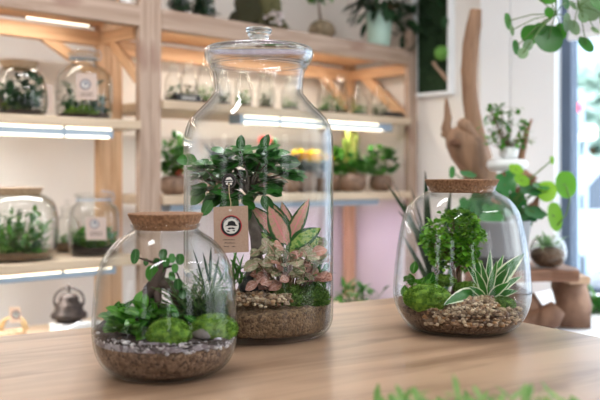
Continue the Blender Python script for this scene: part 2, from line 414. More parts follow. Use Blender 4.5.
obj('moss_backing', m, leafm('picture_moss', (30, 58, 26), (12, 30, 14), .9, trans=0), pic)
m = MB().blob(W(441.5, 53, 3.93), .033, nz=.1).fuzz(W(441.5, 53, 3.93), .033, .033, .033, 400, .006, .002, -1)
obj('moss_ball', m, M['l_brt'], pic, 'bright green moss ball')
obj('stick', MB().tube([W(433, 62, 3.97), W(437, 68, 3.96), W(442, 73, 3.95), W(447, 80, 3.94)], [.009, .008, .009, .008], bumpy=.3), plain('pale_stick', (178, 150, 128), .8), pic)
m = MB()
for _ in range(60):
    p = S(S_R - .05, t2d(U(.42, .68)), U(1.66, 2.05)) if R() < .5 else S(S_R - .06, t2d(U(.40, .55)), U(1.68, 1.9))
    m.leaf(p, Vector((U(-1, .6), U(-.6, .2), U(-.5, .6))), U(.06, .1), .035, .3)
obj('leaves', m, M['l_drk'], pic)

# ------------------------------------------------------------------ shelving
def plank(name, a, b, mat, parent, bevel=.0025):
    """box in shelf coordinates, own origin and long axis along local x so the grain follows it"""
    a = Vector(a); b = Vector(b); c = (a + b) / 2; h = (b - a) / 2
    ax = [h.x, h.y, h.z]; k = ax.index(max(ax))
    rot = {0: Matrix.Identity(4), 1: Matrix.Rotation(PI / 2, 4, 'Z'), 2: Matrix.Rotation(-PI / 2, 4, 'Y')}[k]
    hh = {0: (h.x, h.y, h.z), 1: (h.y, h.x, h.z), 2: (h.z, h.y, h.x)}[k]
    o = obj(name, MB().box((-hh[0], -hh[1], -hh[2]), hh), mat, parent, world=False, bevel=bevel)
    o.matrix_local = Matrix.Translation(c) @ rot
    return o
def strut(name, a, b, w, d, mat, parent):
    a = Vector(a); b = Vector(b); L = (b - a).length; t = (b - a).normalized()
    q = t.to_track_quat('X', 'Y').to_matrix().to_4x4()
    o = obj(name, MB().box((-L / 2, -w / 2, -d / 2), (L / 2, w / 2, d / 2)), mat, parent, world=False, bevel=.002)
    o.matrix_local = Matrix.Translation((a + b) / 2) @ q
    return o
def led(parent, s0, s1, d0, z, hf, rows):
    """slim two-row light fixture hanging under a shelf: rows of (height below the shelf, [(from, to), ...])"""
    f = obj('light_fixture', MB().box((s0, d0, z - hf), (s1, d0 + .07, z)), M['alu'], parent, 'bluish metal light fixture', world=False)
    for (dz, segs) in rows:
        for (a, b) in segs:
            obj('light_tube', MB().box((a, d0 - .006, z - dz - .007), (b, d0 + .004, z - dz)), M['led'], f, 'lit light tube', world=False)
# left unit
LU = thing('shelving_unit', 'left pine shelving unit with lit shelves of jars', 'shelf', tuple(O), ANG)
SL = -1.35
for s0 in (-.045, SL):
    plank('post', (s0, 0, 0), (s0 + .045, .03, 2.2), M['pale'], LU)
plank('post', (-.05, .27, 0), (-.001, .31, 2.2), M['pine'], LU)
plank('post', (SL, .27, 0), (SL + .045, .31, 2.2), M['pine'], LU)
plank('beam', (SL + .045, -.002, 1.565), (-.045, .04, 1.64), M['pale'], LU)
plank('beam', (SL + .045, .275, 1.525), (-.05, .31, 1.58), M['pine'], LU)
plank('beam', (-.047, .04, 1.53), (-.003, .27, 1.575), M['pine'], LU)
plank('shelf_board', (SL, .04, 1.60), (-.045, .33, 1.625), M['pine'], LU)
plank('shelf_board', (SL + .02, -.012, 1.195), (-.046, .33, 1.227), M['ply'], LU)
plank('shelf_board', (SL + .02, -.012, .716), (-.046, .33, .749), M['ply'], LU)
plank('shelf_board', (SL + .02, 0, .455), (-.046, .33, .485), M['ply'], LU)
strut('brace', (-.025, .21, 1.53), (-.025, .04, 1.38), .04, .022, M['pine'], LU)
strut('brace', (-.06, .295, 1.42), (-.30, .295, 1.56), .04, .022, M['pine'], LU)
led(LU, SL + .1, -.15, .004, 1.195, .034, [(.0, [(-1.2, -.345), (-.33, -.16)]), (.029, [(-1.2, -.345), (-.33, -.24), (-.235, -.17)])])
led(LU, SL + .1, -.14, .004, .716, .026, [(.0, [(-1.2, -.35), (-.335, -.16)])])
obj('light_tube', MB().box((-.42, .10, 1.558), (-.19, .108, 1.563)), M['led'], LU, 'lit light tube', world=False)
# right unit
RU = thing('shelving_unit', 'right pine shelving unit with plants and a row of small jars', 'shelf', tuple(O), ANG)
SRr = 1.467
plank('post', (.001, 0, 0), (.046, .03, 2.2), M['pale'], RU)
plank('post', (SRr, 0, 0), (SRr + .06, .03, 1.735), M['pale'], RU)
plank('post', (SRr, .40, 0), (SRr + .055, .44, 1.735), M['pine'], RU)
plank('post', (.001, .27, 0), (.05, .31, 2.2), M['pine'], RU)
plank('beam', (.046, -.002, 1.565), (SRr, .04, 1.64), M['pale'], RU)
plank('beam', (.09, .40, 1.52), (SRr, .435, 1.58), M['pine'], RU)
plank('beam', (SRr + .005, .03, 1.525), (SRr + .05, .40, 1.575), M['pine'], RU)
plank('shelf_board', (.05, .04, 1.60), (SRr, .44, 1.625), M['pine'], RU)
plank('shelf_board', (.046, -.012, 1.275), (SRr, .42, 1.308), M['ply'], RU)
plank('shelf_board', (.046, -.012, .924), (SRr, .42, .957), M['ply'], RU)
plank('shelf_board', (.046, 0, .38), (SRr, .42, .41), M['ply'], RU)
strut('brace', (SRr + .03, .33, 1.55), (SRr + .03, .03, 1.30), .05, .03, M['pine'], RU)
strut('brace', (SRr - .02, .41, 1.40), (SRr - .22, .41, 1.57), .045, .025, M['pine'], RU)
led(RU, .42, SRr - .12, .004, 1.275, .036, [(.004, [(.44, .62), (.64, 1.02), (1.035, 1.24)]), (.030, [(.44, .62), (.64, 1.12), (1.13, 1.27)])])
led(RU, .1, SRr - .2, .02, .924, .026, [])
obj('light_tube', MB().box((.9, .10, 1.585), (1.3, .112, 1.598)), M['led'], RU, 'lit light tube', world=False)

# ------------------------------------------------------------------ table
Cn = Vector((.224, 1.926, 0)); e1 = Vector((-.848, -.53, 0)).normalized(); e2 = Vector((-e1.y * 1, e1.x, 0))
if e2.y > 0: e2 = -e2
TA = math.atan2(e1.y, e1.x)
tb = thing('table', 'light oak table with three glass terrariums on it', 'table', tuple(Cn + e1 * .9 + e2 * .6), 0)
Tm = Matrix.Translation(Cn) @ Matrix(((e1.x, e2.x, 0, 0), (e1.y, e2.y, 0, 0), (0, 0, 1, 0), (0, 0, 0, 1)))
# table top keeps its own rotated axes for the grain
def tobj(name, a, b, mat, bev):
    a = Vector(a); b = Vector(b); c = (a + b) / 2; h = (b - a) / 2
    o = obj(name, MB().box(-h, h), mat, tb, world=False, bevel=bev)
    o.matrix_local = MW[tb.name].inverted() @ Matrix.Translation(Tm @ c) @ Matrix.Rotation(TA, 4, 'Z')
    return o
tobj('tabletop', (0, 0, .714), (1.9, 1.2, .75), M['table'], .004)
for (a, b) in ((.06, .06), (1.77, .06), (.06, 1.07), (1.77, 1.07)):
    tobj('leg', (a, b, 0), (a + .07, b + .07, .714), M['pine'], .004)
TZ = .75

# ------------------------------------------------------------------ jars
def shell(prof, t, base=.006):
    """closed glass wall: outer profile up, inner profile down"""
    inner = []
    n = len(prof)
    for i, (r, z) in enumerate(prof):
        a = prof[max(0, i - 1)]; b = prof[min(n - 1, i + 1)]
        dx, dz = b[0] - a[0], b[1] - a[1]; l = math.hypot(dx, dz) or 1
        inner.append((max(.001, r - dz / l * t), z + dx / l * t if i < n - 1 else z))
    inner = [(r, max(z, base)) for r, z in inner]
    return prof + inner[::-1], inner
def smoothprof(p, k=3):
    out = []
    for i in range(len(p) - 1):
        p0 = p[max(0, i - 1)]; p1 = p[i]; p2 = p[i + 1]; p3 = p[min(len(p) - 1, i + 2)]
        for j in range(k):
            t = j / k; t2, t3 = t * t, t * t * t
            out.append(tuple(.5 * (2 * p1[q] + (p2[q] - p0[q]) * t + (2 * p0[q] - 5 * p1[q] + 4 * p2[q] - p3[q]) * t2 + (3 * p1[q] - p0[q] - 3 * p2[q] + p3[q]) * t3) for q in (0, 1)))
    out.append(p[-1]); return out
def rad_at(inner, z):
    for (r0, z0), (r1, z1) in zip(inner, inner[1:]):
        if min(z0, z1) <= z <= max(z0, z1) and abs(z1 - z0) > 1e-6: return r0 + (r1 - r0) * (z - z0) / (z1 - z0)
    return inner[-1][0]
def fill(inner, z0, z1, mound=0, amp=.004, seg=56, shr=.99, fr=30, tilt=(0, 0)):
    """solid layer of substrate inside the jar between heights z0 and z1"""
    m = MB(); prof = []; k = 7
    for i in range(k + 1):
        z = z0 + (z1 - z0) * i / k; prof.append((rad_at(inner, z) * shr, z))
    r1 = prof[-1][0]
    for i in range(1, 9): q = 1 - i / 8; prof.append((max(.0002, r1 * q), z1 + mound * (1 - q * q)))
    off = Vector((U(0, 9), U(0, 9), 0))
    def fn(p):
        f = (p.z - z0) / max(1e-5, z1 - z0)
        dz = 0
        if f > .99:
            dz = amp * noise.noise(p * fr + off) + p.x * tilt[0] + p.y * tilt[1]
        elif z0 < .001 + p.z and f > .5:
            dz = (amp * noise.noise(Vector((p.x, p.y, z1)) * fr + off) + p.x * tilt[0] + p.y * tilt[1]) * (f - .5) * 2
        return Vector((p.x, p.y, p.z + dz))
    m.lathe([(max(.0002, prof[0][0] * .02), prof[0][1])] + prof, seg, fn=fn)
    return m
def shift(m, loc):
    loc = Vector(loc); m.v = [p + loc for p in m.v]; return m
def stones(pts, rmin, rmax, su=7, sv=5):
    m = MB()
    for p in pts:
        r = U(rmin, rmax); m.blob(p, r * U(.8, 1.3), r * U(.8, 1.3), r * U(.6, .9), .25, 1.5, su, sv)
    return m

# ---- tall jar
BJ = Vector((-.0735, 1.486, TZ))
pr = smoothprof([(.001, 0), (.06, 0), (.105, .0), (.122, .006), (.131, .022), (.133, .05), (.133, .15), (.133, .26), (.133, .335), (.131, .357), (.124, .377), (.109, .395), (.092, .412), (.084, .422), (.0795, .428), (.0785, .434), (.080, .452), (.0825, .466), (.0865, .471), (.0865, .476), (.082, .478)], 3)
cl, bin_ = shell(pr, .0045, .012)
J1 = thing('terrarium_jar', 'tall clear glass jar with a domed glass lid, tallest terrarium on the table', 'jar', tuple(BJ))
obj('glass_body', MB().lathe(cl, 96), M['glass'], J1, world=False)
lid = smoothprof([(.001, .4795), (.078, .4795), (.083, .476), (.089, .478), (.0955, .489), (.0972, .500), (.0955, .509), (.088, .5145), (.065, .5175), (.035, .5195), (.017, .5205), (.0145, .5235), (.0165, .530), (.0205, .538), (.0212, .5425), (.017, .546), (.001, .547)], 3)
lidp = [(.080, .4775), (.084, .476), (.089, .478), (.0955, .489), (.0972, .500), (.0955, .506), (.088, .5095), (.065, .512), (.035, .5135), (.012, .514), (.001, .514)]
lidin = [(.001, .509), (.012, .509), (.035, .5085), (.065, .507), (.085, .5045), (.0905, .503), (.092, .500), (.0905, .491), (.085, .4825), (.080, .4815)]
lo = obj('lid', MB().lathe(smoothprof(lidp, 3) + smoothprof(lidin, 3), 96, close=True), M['lidglass'], J1, 'domed glass lid with a rolled rim', world=False)
obj('knob', MB().lathe(smoothprof([(.001, .5143), (.0195, .5143), (.0172, .519), (.018, .527), (.0222, .536), (.0235, .5405), (.0195, .5445), (.001, .5455)], 3), 48), M['lid'], lo, 'solid glass knob', world=False)
# substrate and planting of the tall jar
single('soil_layer', shift(fill(bin_, .0135, .058, .012, .004, tilt=(.05, .06)), BJ), M['coco'], 'brown coco substrate filling the bottom of the tall jar', 'soil', tuple(BJ), kind='stuff')
def bj(px, py, dy=0): return W(px, py, 1.486 + dy)
pts = []
for _ in range(560):
    x = U(236, 292); dy = U(-.115, -.03)
    p = W(x, 300, 1.486 + dy); p.z = TZ + .064 + .012 * R() + (dy + .115) * .12
    if (Vector((p.x, p.y)) - Vector((BJ.x, BJ.y))).length < .118: pts.append(p)
single('gravel', stones(pts, .0022, .0042), M['peb'], 'beige gravel spread in front of the trunk in the tall jar', 'gravel', tuple(BJ), kind='stuff')
def mossball(c, rx, ry, rz, mat, label, n=700, name='moss_mound', L=.004):
    m = MB().blob(c, rx, ry, rz, .14, 2.4, 56, 34)
    off = Vector((U(0, 9), U(0, 9), 0))
    m.r = [min(1, max(0, .45 + .9 * noise.noise(m.v[f[0]] * 160 + off) + U(-.25, .25))) for f in m.f]
    m.fuzz(c, rx, ry, rz, int(n * 1.8), L, .0010, -.5)
    return single(name, m, mat, label, 'moss', (c[0], c[1], c[2] - rz))
mossball(bj(290, 299, -.055), .034, .03, .022, M['mossd'], 'rough green moss mound in the middle of the tall jar, behind the gravel', 1400, L=.007)
mossball(bj(312, 298, -.045), .028, .03, .02, M['mossd'], 'green moss mound against the right wall of the tall jar', 1000, L=.007)
mossball(bj(270, 290, .03), .04, .03, .018, M['mossd'], 'dark green moss at the back of the tall jar', 700, L=.006)
m = MB().blob(bj(254, 287, -.03), .027, .022, .018, .5, 2, 14, 9)
single('stone', m, M['rock'], 'dark slate rock at the foot of the trunk in the tall jar', 'rock', tuple(bj(254, 297, -.03)))
# ficus bonsai
fb = bj(250, 300, -.0)
fic = thing('ficus_bonsai', 'ficus bonsai with a grey trunk and dark glossy leaves in the tall jar', 'plant', tuple(fb))
tr = [bj(248, 300, -.01), bj(249, 285, -.01), bj(252, 272, -.012), bj(256, 258, -.015), bj(258, 246, -.015), bj(257, 235, -.012), bj(253, 223, -.008), bj(251, 210, -.004), bj(250, 196, 0), bj(247, 184, 0)]
m = MB().tube(tr, [.011, .010, .0095, .0105, .0115, .0125, .0105, .0085, .0065, .005], 12, bumpy=.35)
m.tube([bj(262, 240, -.01), bj(268, 237, -.012), bj(272, 238, -.013)], [.006, .0045, .004], 8, bumpy=.3)
m.tube([bj(256, 262, -.01), bj(250, 275, -.03), bj(246, 296, -.035)], [.006, .006, .005], 8, bumpy=.3)
obj('trunk', m, M['bark'], fic)
brn, lv = MB(), MB()
tips = [(200, 172), (213, 160), (205, 185), (222, 152), (232, 160), (240, 146), (250, 152), (262, 150), (270, 158), (285, 164), (262, 188), (238, 192), (226, 182), (272, 176), (218, 192), (252, 168), (200, 160), (235, 172), (275, 148), (292, 166), (212, 174), (246, 160), (258, 176), (228, 166)]
for i, (x, y) in enumerate(tips):
    dy = U(-.045, .045); y += 5 if x < 270 else 8; e = bj(x, y, dy); st = bj(U(246, 252), U(184, 205), 0); md = (st + e) / 2 + Vector((U(-.006, .006), 0, U(-.002, .012)))
    brn.tube([st, md, e], [.0026, .002, .0013], 5)
    for k in range(12):
        a = U(0, 2 * PI); d = Vector((math.cos(a), math.sin(a) * .9, U(-.3, .55))) + (e - st).normalized() * .5
        q = e + (md - e) * U(0, .3) + Vector((U(-.008, .008), U(-.008, .008), U(-.006, .006)))
        L = U(.025, .035); lv.leaf(q, d, L, L * U(.62, .75), U(.2, .8), shape=1.2, pw=.5, fold=.12, up=(U(-.3, .3), -.35, 1))
for (x, y, ax, az, L) in ((197, 160, -1, .1, .04), (205, 190, -.9, -.8, .04), (212, 200, -.6, -.9, .036), (265, 185, 1, -.5, .04), (262, 196, .6, -.8, .038), (278, 162, 1, .05, .045), (235, 196, -.3, -1, .042), (246, 205, .1, -1, .034), (226, 200, -.2, -1, .034), (240, 150, .1, 1, .03), (262, 148, .4, .9, .03)):
    lv.leaf(bj(x, y, -.03), (ax, -.15, az), L * .9, L * .55, .2, pw=.55, up=(0, -1, .3), fold=.1, shape=.85)
obj('branches', brn, M['bark'], fic); obj('foliage', lv, M['l_fic'], fic)
# pink aglaonema
ag = thing('aglaonema_plant', 'aglaonema with large pink green-edged leaves in the tall jar', 'plant', tuple(bj(284, 290, .0)))
st, l1, l2 = MB(), MB(), MB()
root = bj(284, 285, -.01)
for (x0, y0, x1, y1, wd, dy, g) in ((287, 243, 255, 207, .026, -.01, 0), (290, 240, 269, 201, .026, .01, 0), (287, 245, 271, 208, .030, -.03, 0), (288, 243, 307, 201, .022, -.01, 0), (290, 247, 318, 228, .026, -.03, 1), (288, 252, 322, 238, .03, -.02, 1), (292, 238, 283, 204, .02, .03, 0), (284, 250, 262, 232, .018, -.01, 1)):
    a = bj(x0, y0, dy); b = bj(x1, y1, dy - .008); st.tube([root, (root + a) / 2 + Vector((0, 0, .008)), a], .0015, 5)
    (l2 if g else l1).leaf(a, b - a, (b - a).length * 1.06, wd * 1.25, .1, up=(.2 * (1 if x1 > x0 else -1), -1, .35), n=8, fold=.18, shape=.8)
obj('stems', st, M['stem'], ag); obj('pink_leaves', l1, M['l_agl'], ag); obj('green_leaves', l2, M['l_agg'], ag)
# fittonia
ft = thing('fittonia_plant', 'fittonia with dull pink veined leaves below the aglaonema in the tall jar', 'plant', tuple(bj(290, 292, -.03)))
m1, m2, ms = MB(), MB(), MB()
for i in range(80):
    x, y = U(258, 324), U(246, 284); dy = U(-.085, -.02)
    if x > 315: dy = U(-.05, -.01)
    a = bj(x, y, dy); s_ = 1 if x > 290 else -1; L = U(.021, .032)
    ms.tube([bj(290 + (x - 290) * .4, 292, -.04), a], .0008, 4)
    (m2 if (y > 268 and R() < .6) or R() < .15 else m1).leaf(a, (s_ * U(-.1, 1), U(-1, -.1), U(-.2, .8)), L, L * .8, .6, up=(0, -1, 1), fold=.12)
obj('stems', ms, M['stembr'], ft); obj('leaves', m1, M['l_fit'], ft); obj('pink_leaves', m2, M['l_fitp'], ft)
# grassy tuft behind left jar, in tall jar
m = MB()
for _ in range(60):
    a = bj(U(222, 243), U(270, 292), U(-.03, .03)); m.leaf(a, (U(-.9, .9), U(-.5, .3), U(.3, 1)), U(.03, .055), .006, .9, n=4)
single('spider_plant', m, M['l_mid'], 'grassy green tuft at the left side of the tall jar', 'plant', tuple(bj(232, 292, 0)))
m = MB()
for _ in range(70):
    a = bj(U(305, 326), U(270, 292), U(-.05, .0)); m.leaf(a, (U(-.6, .8), U(-.8, .3), U(.1, 1)), U(.014, .024), .011, .5, n=4)
single('creeping_fig', m, M['l_brt'], 'small bright green creeper at the right side of the tall jar', 'plant', tuple(bj(316, 292, -.03)))

# tag and seal on the tall jar
def emblem(parent, c, nrm_side, upv, n, r, ring, ringcol, small=False):
    """round printed badge: coloured ring, dark disc, pale inner disc with a hat and moustache mark"""
    a, b, n = Vector(nrm_side), Vector(upv), Vector(n)
    def disc(rr, off, mat, name, x=0, y=0, sx=1, sy=1):
        pts = [c + a * (x + rr * sx * math.cos(2 * PI * k / 32)) + b * (y + rr * sy * math.sin(2 * PI * k / 32)) + n * off for k in range(32)]
        return pts
    def put(pl, mat, name, par):
        m = MB()
        for pts in pl: m.poly(pts, n * -.0002)
        return obj(name, m, mat, par)
    base = put([disc(r, .0005, None, '')], M[ringcol], 'badge', parent)
    put([disc(r * .93, .0009, None, '')], M['black'] if ringcol != 'navy' else M['navy'], 'badge_disc', base)
    put([disc(r * .72, .0013, None, '')], M['offw'], 'badge_centre', base)
    def P(pl): return [c + a * x * r + b * y * r + n * .0017 for x, y in pl]
    marks = [P([(-.6, .0), (-.35, .12), (-.25, .42), (.1, .5), (.35, .38), (.45, .12), (.62, .06), (.5, -.02), (.0, .04)]),
             P([(-.35, -.2), (-.1, -.12), (0, -.16), (.12, -.12), (.42, -.22), (.2, -.3), (0, -.24), (-.18, -.32)]),
             P([(-.5, -.38), (-.2, -.42), (-.1, -.56), (-.35, -.52)]), P([(.1, -.4), (.38, -.36), (.3, -.52)])]
    put(marks, M['black'] if ringcol != 'navy' else M['navy'], 'badge_mark', base)
    if not small:
        tk = []
        for k in range(26):
            an = PI * (.12 + .76 * k / 25)
            if k % 5 == 4: continue
            d = a * math.cos(an) + b * math.sin(an); q = a * -math.sin(an) + b * math.cos(an); p = c + d * r * .79 + n * .0013
            tk.append([p - d * r * .05 - q * r * .02, p + d * r * .05 - q * r * .02, p + d * r * .05 + q * r * .02, p - d * r * .05 + q * r * .02])
        put(tk, M['offw'], 'badge_lettering', base)
ty = 1.333
tag = thing('gift_tag', 'kraft card tag with a red-ringed badge hanging in front of the tall jar', 'tag', tuple(W(231, 252, ty)))
hx = []
q = [W(213.3, 207, ty), W(247.8, 205.6, ty - .004), W(248.8, 251.8, ty - .004), W(214.2, 253.5, ty)]
nrm = (q[1] - q[0]).cross(q[0] - q[3]).normalized()
if nrm.y > 0: nrm = -nrm
sx = (q[1] - q[0]).normalized(); sy = (q[0] - q[3]).normalized()
obj('card', MB().poly(q, nrm * -.0006), M['kraft'], tag)
cc = W(231.2, 226, ty - .002); emblem(tag, cc, sx, sy, nrm, .0172, 0, 'red')
hc = W(230.2, 210, ty - .002)
obj('hole', MB().poly([hc + sx * .0022 * math.cos(k * PI / 8) + sy * .0022 * math.sin(k * PI / 8) + nrm * .0006 for k in range(16)], nrm * -.0003), M['offw'], tag, 'pale punched hole')
m = MB()
for (y, x0, x1, n_) in ((240.2, 223, 241, 15), (243.4, 224, 242, 14), (247, 224, 229, 4), (247, 232, 243, 9)):
    for k in range(n_):
        xa = x0 + (x1 - x0) * k / n_; xb = xa + (x1 - x0) / n_ * .72; p = W(xa, y, ty - .002) + nrm * .0004; w_ = (xb - xa) / F * ty; h_ = U(.0009, .0016)
        m.poly([p, p + sx * w_, p + sx * w_ + sy * h_, p + sy * h_], nrm * -.0001)
obj('print_lines', m, M['ink'], tag, 'fine dark printing too small to read')
obj('cord', MB().tube([W(230.2, 210, ty - .004), W(231, 203, ty + .002), W(229.5, 196, ty + .004), W(229, 190, ty + .008), W(229, 183, ty + .01)], .0007, 6), M['cord'], tag)
seal = thing('seal', 'small black round seal on the tall jar, above the kraft card tag', 'seal', tuple(W(229, 188.5, ty + .012)))
sc_ = W(229, 181.3, ty + .012); sx2, sy2, n2 = Vector((1, 0, 0)), Vector((0, 0, 1)), Vector((0, -1, 0))
def ydisc(c, r, d, seg=32):
    return MB().poly([c + Vector((r * math.cos(2 * PI * k / seg), 0, r * 1.08 * math.sin(2 * PI * k / seg))) for k in range(seg)], (0, d, 0))
s_ = obj('seal_disc', ydisc(sc_, .0118, .003), M['black'], seal, bevel=.0006)
obj('seal_ring', MB().tube([sc_ + Vector((.0102 * math.cos(k * PI / 16), -.0004, .0109 * math.sin(k * PI / 16))) for k in range(33)], .0004, 5), M['stone'], s_)
m = MB()
P = lambda pl: [sc_ + Vector((x * .0118, -.0004, y * .0118)) for x, y in pl]
for pl in ([(-.5, .15), (-.3, .5), (.2, .6), (.5, .2), (.1, .25)], [(-.6, 0), (.6, .08), (.5, -.05), (-.5, -.1)], [(-.4, -.2), (-.1, -.15), (-.2, -.5), (-.45, -.4)], [(.1, -.2), (.45, -.15), (.4, -.5), (.15, -.45)], [(-.1, -.55), (.15, -.55), (.0, -.7)]):
    m.poly(P(pl), (0, -.0002, 0))
obj('seal_mark', m, M['offw'], s_)

# ---- left front jar
LJ = Vector((-.192, 1.19, TZ))
pr = smoothprof([(.001, 0), (.04, 0), (.066, .001), (.082, .0075), (.0935, .02), (.1005, .038), (.1032, .065), (.1012, .102), (.098, .131), (.0915, .155), (.083, .172), (.070, .187), (.056, .197), (.0475, .2025), (.0462, .206), (.049, .209), (.0485, .2125), (.046, .213)], 3)
cl, lin = shell(pr, .0032, .005)
J2 = thing('terrarium_jar', 'low rounded glass jar with a cork stopper at the left front of the table', 'jar', tuple(LJ))
obj('glass_body', MB().lathe(cl, 96), M['glass'], J2, world=False)
obj('cork_stopper', MB().lathe([(.001, .204), (.0435, .204), (.0455, .209), (.0535, .2255), (.0535, .227), (.001, .2275)], 48, smooth=False), M['cork'], J2, world=False, bevel=.0008)
single('soil_layer', shift(fill(lin, .0055, .047, 0, .004, tilt=(-.02, 0)), LJ), M['barkmix'], 'brown bark gravel at the bottom of the left front jar', 'soil', tuple(LJ), kind='stuff')
single('gravel', shift(fill(lin, .047, .056, 0, .010, tilt=(-.03, 0)), LJ), M['pumice'], 'grey and white gravel band above the bark gravel in the left front jar', 'gravel', tuple(LJ), kind='stuff')
single('soil_layer', shift(fill(lin, .056, .060, .003, .008, tilt=(-.07, .03)), LJ), M['soil'], 'dark soil on top of the gravel band in the left front jar', 'soil', tuple(LJ), kind='stuff')
pts = []
for _ in range(240):
    a = U(PI, 2 * PI); r = .0955; pts.append(LJ + Vector((r * math.cos(a), r * math.sin(a), U(.046, .060) - .03 * r * math.cos(a))))
single('white_stones', stones(pts, .0022, .004), M['pebg'], 'white and purple-grey stones pressed against the glass of the left front jar', 'stones', tuple(LJ), kind='stuff')
def lj(px, py, dy=0): return W(px, py, 1.19 + dy)
mossball(lj(169, 335, -.064), .030, .026, .0215, M['moss'], 'bright green moss ball in the middle front of the left front jar', 1600, L=.003)
mossball(lj(214, 329, -.02), .033, .03, .021, M['moss'], 'green moss ball at the right side of the left front jar', 1500, L=.003)
mossball(lj(161, 318, .02), .03, .028, .018, M['mossd'], 'dark moss mound behind the roots in the left front jar', 700)
single('stone', MB().blob(lj(201, 335, -.05), .012, .012, .008, .3, 2), M['stone'], 'smooth grey pebble between the two moss balls in the left front jar', 'pebble', tuple(lj(201, 340, -.05)))
rt = thing('root_bonsai', 'bonsai with forked dark roots and small round leaves in the left front jar', 'plant', tuple(lj(158, 320, 0)))
m = MB().tube([lj(138, 322, 0), lj(143, 304, 0), lj(150, 290, 0), lj(157, 281, 0), lj(162, 268, 0), lj(163, 256, 0)], [.007, .0095, .011, .010, .006, .003], 12, bumpy=.3)
m.tube([lj(158, 282, 0), lj(168, 284, 0), lj(175, 293, 0), lj(180, 306, 0), lj(182, 322, 0)], [.008, .008, .008, .007, .006], 12, bumpy=.3)
m.tube([lj(157, 284, .0), lj(158, 300, -.01), lj(155, 318, -.01)], [.007, .005, .004], 10, bumpy=.3)
m.tube([lj(162, 266, 0), lj(152, 262, 0), lj(139, 258, -.01)], [.0025, .002, .0012], 6).tube([lj(162, 268, 0), lj(172, 266, -.005), lj(178, 275, -.01), lj(182, 290, -.01)], [.0025, .002, .0015, .001], 6)
obj('roots', m, M['bark2'], rt)
m = MB()
for (x, y, r_) in ((135, 256, 8), (163, 254, 6), (172, 258, 5), (180, 259, 6), (152, 273, 9), (160, 268, 7), (175, 268, 5), (172, 276, 5), (178, 284, 6), (183, 293, 6), (146, 262, 4), (166, 262, 5), (184, 303, 5), (157, 262, 5)):
    L = r_ * 2 / F * 1.19; d = Vector((U(-.5, .5), U(-.6, 0), U(-1, .6)))
    m.roundleaf(lj(x, y, U(-.02, .0)), (U(-.7, .7), -1, U(-.2, .6)), L * .5, asp=.75)
obj('foliage', m, M['l_fic'], rt)
m = MB()
for _ in range(170):
    x, y = U(96, 150), U(307, 336); dy = U(-.08, .02)
    p = lj(x, y, dy)
    if (Vector((p.x, p.y)) - Vector((LJ.x, LJ.y))).length > .078: continue
    L = U(.018, .03); m.leaf(p, (U(-1, 1), U(-1, .2), U(-.2, .9)), L, L * .72, .5, shape=.85, fold=.12, up=(0, -.5, 1))
for _ in range(30):
    x, y = U(148, 184), U(309, 324); L = U(.014, .024); m.leaf(lj(x, y, U(-.035, .0)), (U(-1, 1), U(-1, .2), U(-.2, .9)), L, L * .7, .5, fold=.12, up=(0, -.5, 1))
single('leafy_plant', m, M['l_brt'], 'low bright green leafy plant at the left side of the left front jar', 'plant', tuple(lj(120, 330, -.02)))
fn_ = thing('fern', 'fine dark green ferny plant in the right half of the left front jar', 'plant', tuple(lj(205, 325, .02)))
m, ms = MB(), MB()
for i in range(150):
    a = U(0, 2 * PI); lean = U(.2, .9); L = U(.035, .09); b = lj(U(182, 222), 324, U(-.01, .04)); d = Vector((math.cos(a) * lean - .05, math.sin(a) * lean * .6, 1)).normalized()
    pp = [b]; t = d.copy()
    for k in range(9):
        t = (t + Vector((0, 0, -.09))).normalized(); nx = pp[-1] + t * L / 9
        if (Vector((nx.x - LJ.x, nx.y - LJ.y))).length > .088: break
        pp.append(nx)
    if len(pp) < 3: continue
    ms.tube(pp, .0006, 4)
    for k, p in enumerate(pp[1:]):
        sd = t.cross(Vector((0, 0, 1))).normalized()
        for s__ in (-1, 1): m.leaf(p, sd * s__ + t * .5 + Vector((0, 0, .2)), .011 * (1 - k / 12), .005, .4, n=3)
obj('stems', ms, M['stem'], fn_); obj('fronds', m, leafm('fern_leaf', (62, 112, 52), (26, 66, 32), .45), fn_)
m = MB()
for (x, y, x2, y2) in ((205, 290, 193, 248), (210, 288, 203, 252), (208, 290, 186, 268), (213, 290, 219, 256), (205, 292, 180, 280), (215, 295, 226, 270), (210, 285, 211, 246)):
    a, b = lj(x, y, .02), lj(x2, y2, .0); m.leaf(a, b - a + Vector((0, 0, .01)), (b - a).length, .0045, .3, n=6)
obj('long_leaves', m, M['l_drk'], fn_)

# ---- right jar
RJ = Vector((.2955, 1.524, TZ))
pr = smoothprof([(.001, .0), (.05, 0), (.085, .001), (.101, .011), (.1125, .026), (.1205, .044), (.1245, .066), (.1222, .108), (.1165, .154), (.108, .199), (.099, .222), (.085, .2385), (.068, .2485), (.0615, .253), (.0605, .257), (.063, .261), (.060, .2635)], 3)
cl, rin = shell(pr, .0036, .0055)
J3 = thing('terrarium_jar', 'rounded glass jar with a brown cork stopper at the right of the table', 'jar', tuple(RJ))
obj('glass_body', MB().lathe(cl, 96), M['glass'], J3, world=False)
obj('cork_stopper', MB().lathe([(.001, .25), (.057, .25), (.0595, .2575), (.0672, .272), (.0672, .274), (.001, .2745)], 48, smooth=False), M['cork'], J3, world=False, bevel=.0008)
single('soil_layer', shift(fill(rin, .006, .036, .0, .003, tilt=(0, .02)), RJ), M['barkmix'], 'brown gravel substrate at the bottom of the right jar', 'soil', tuple(RJ), kind='stuff')
single('soil_layer', shift(fill(rin, .036, .047, .012, .004, tilt=(-.03, .05)), RJ), M['soilb'], 'brown soil below the plants of the right jar', 'soil', tuple(RJ), kind='stuff')
def rj(px, py, dy=0): return W(px, py, 1.524 + dy)
pts = []
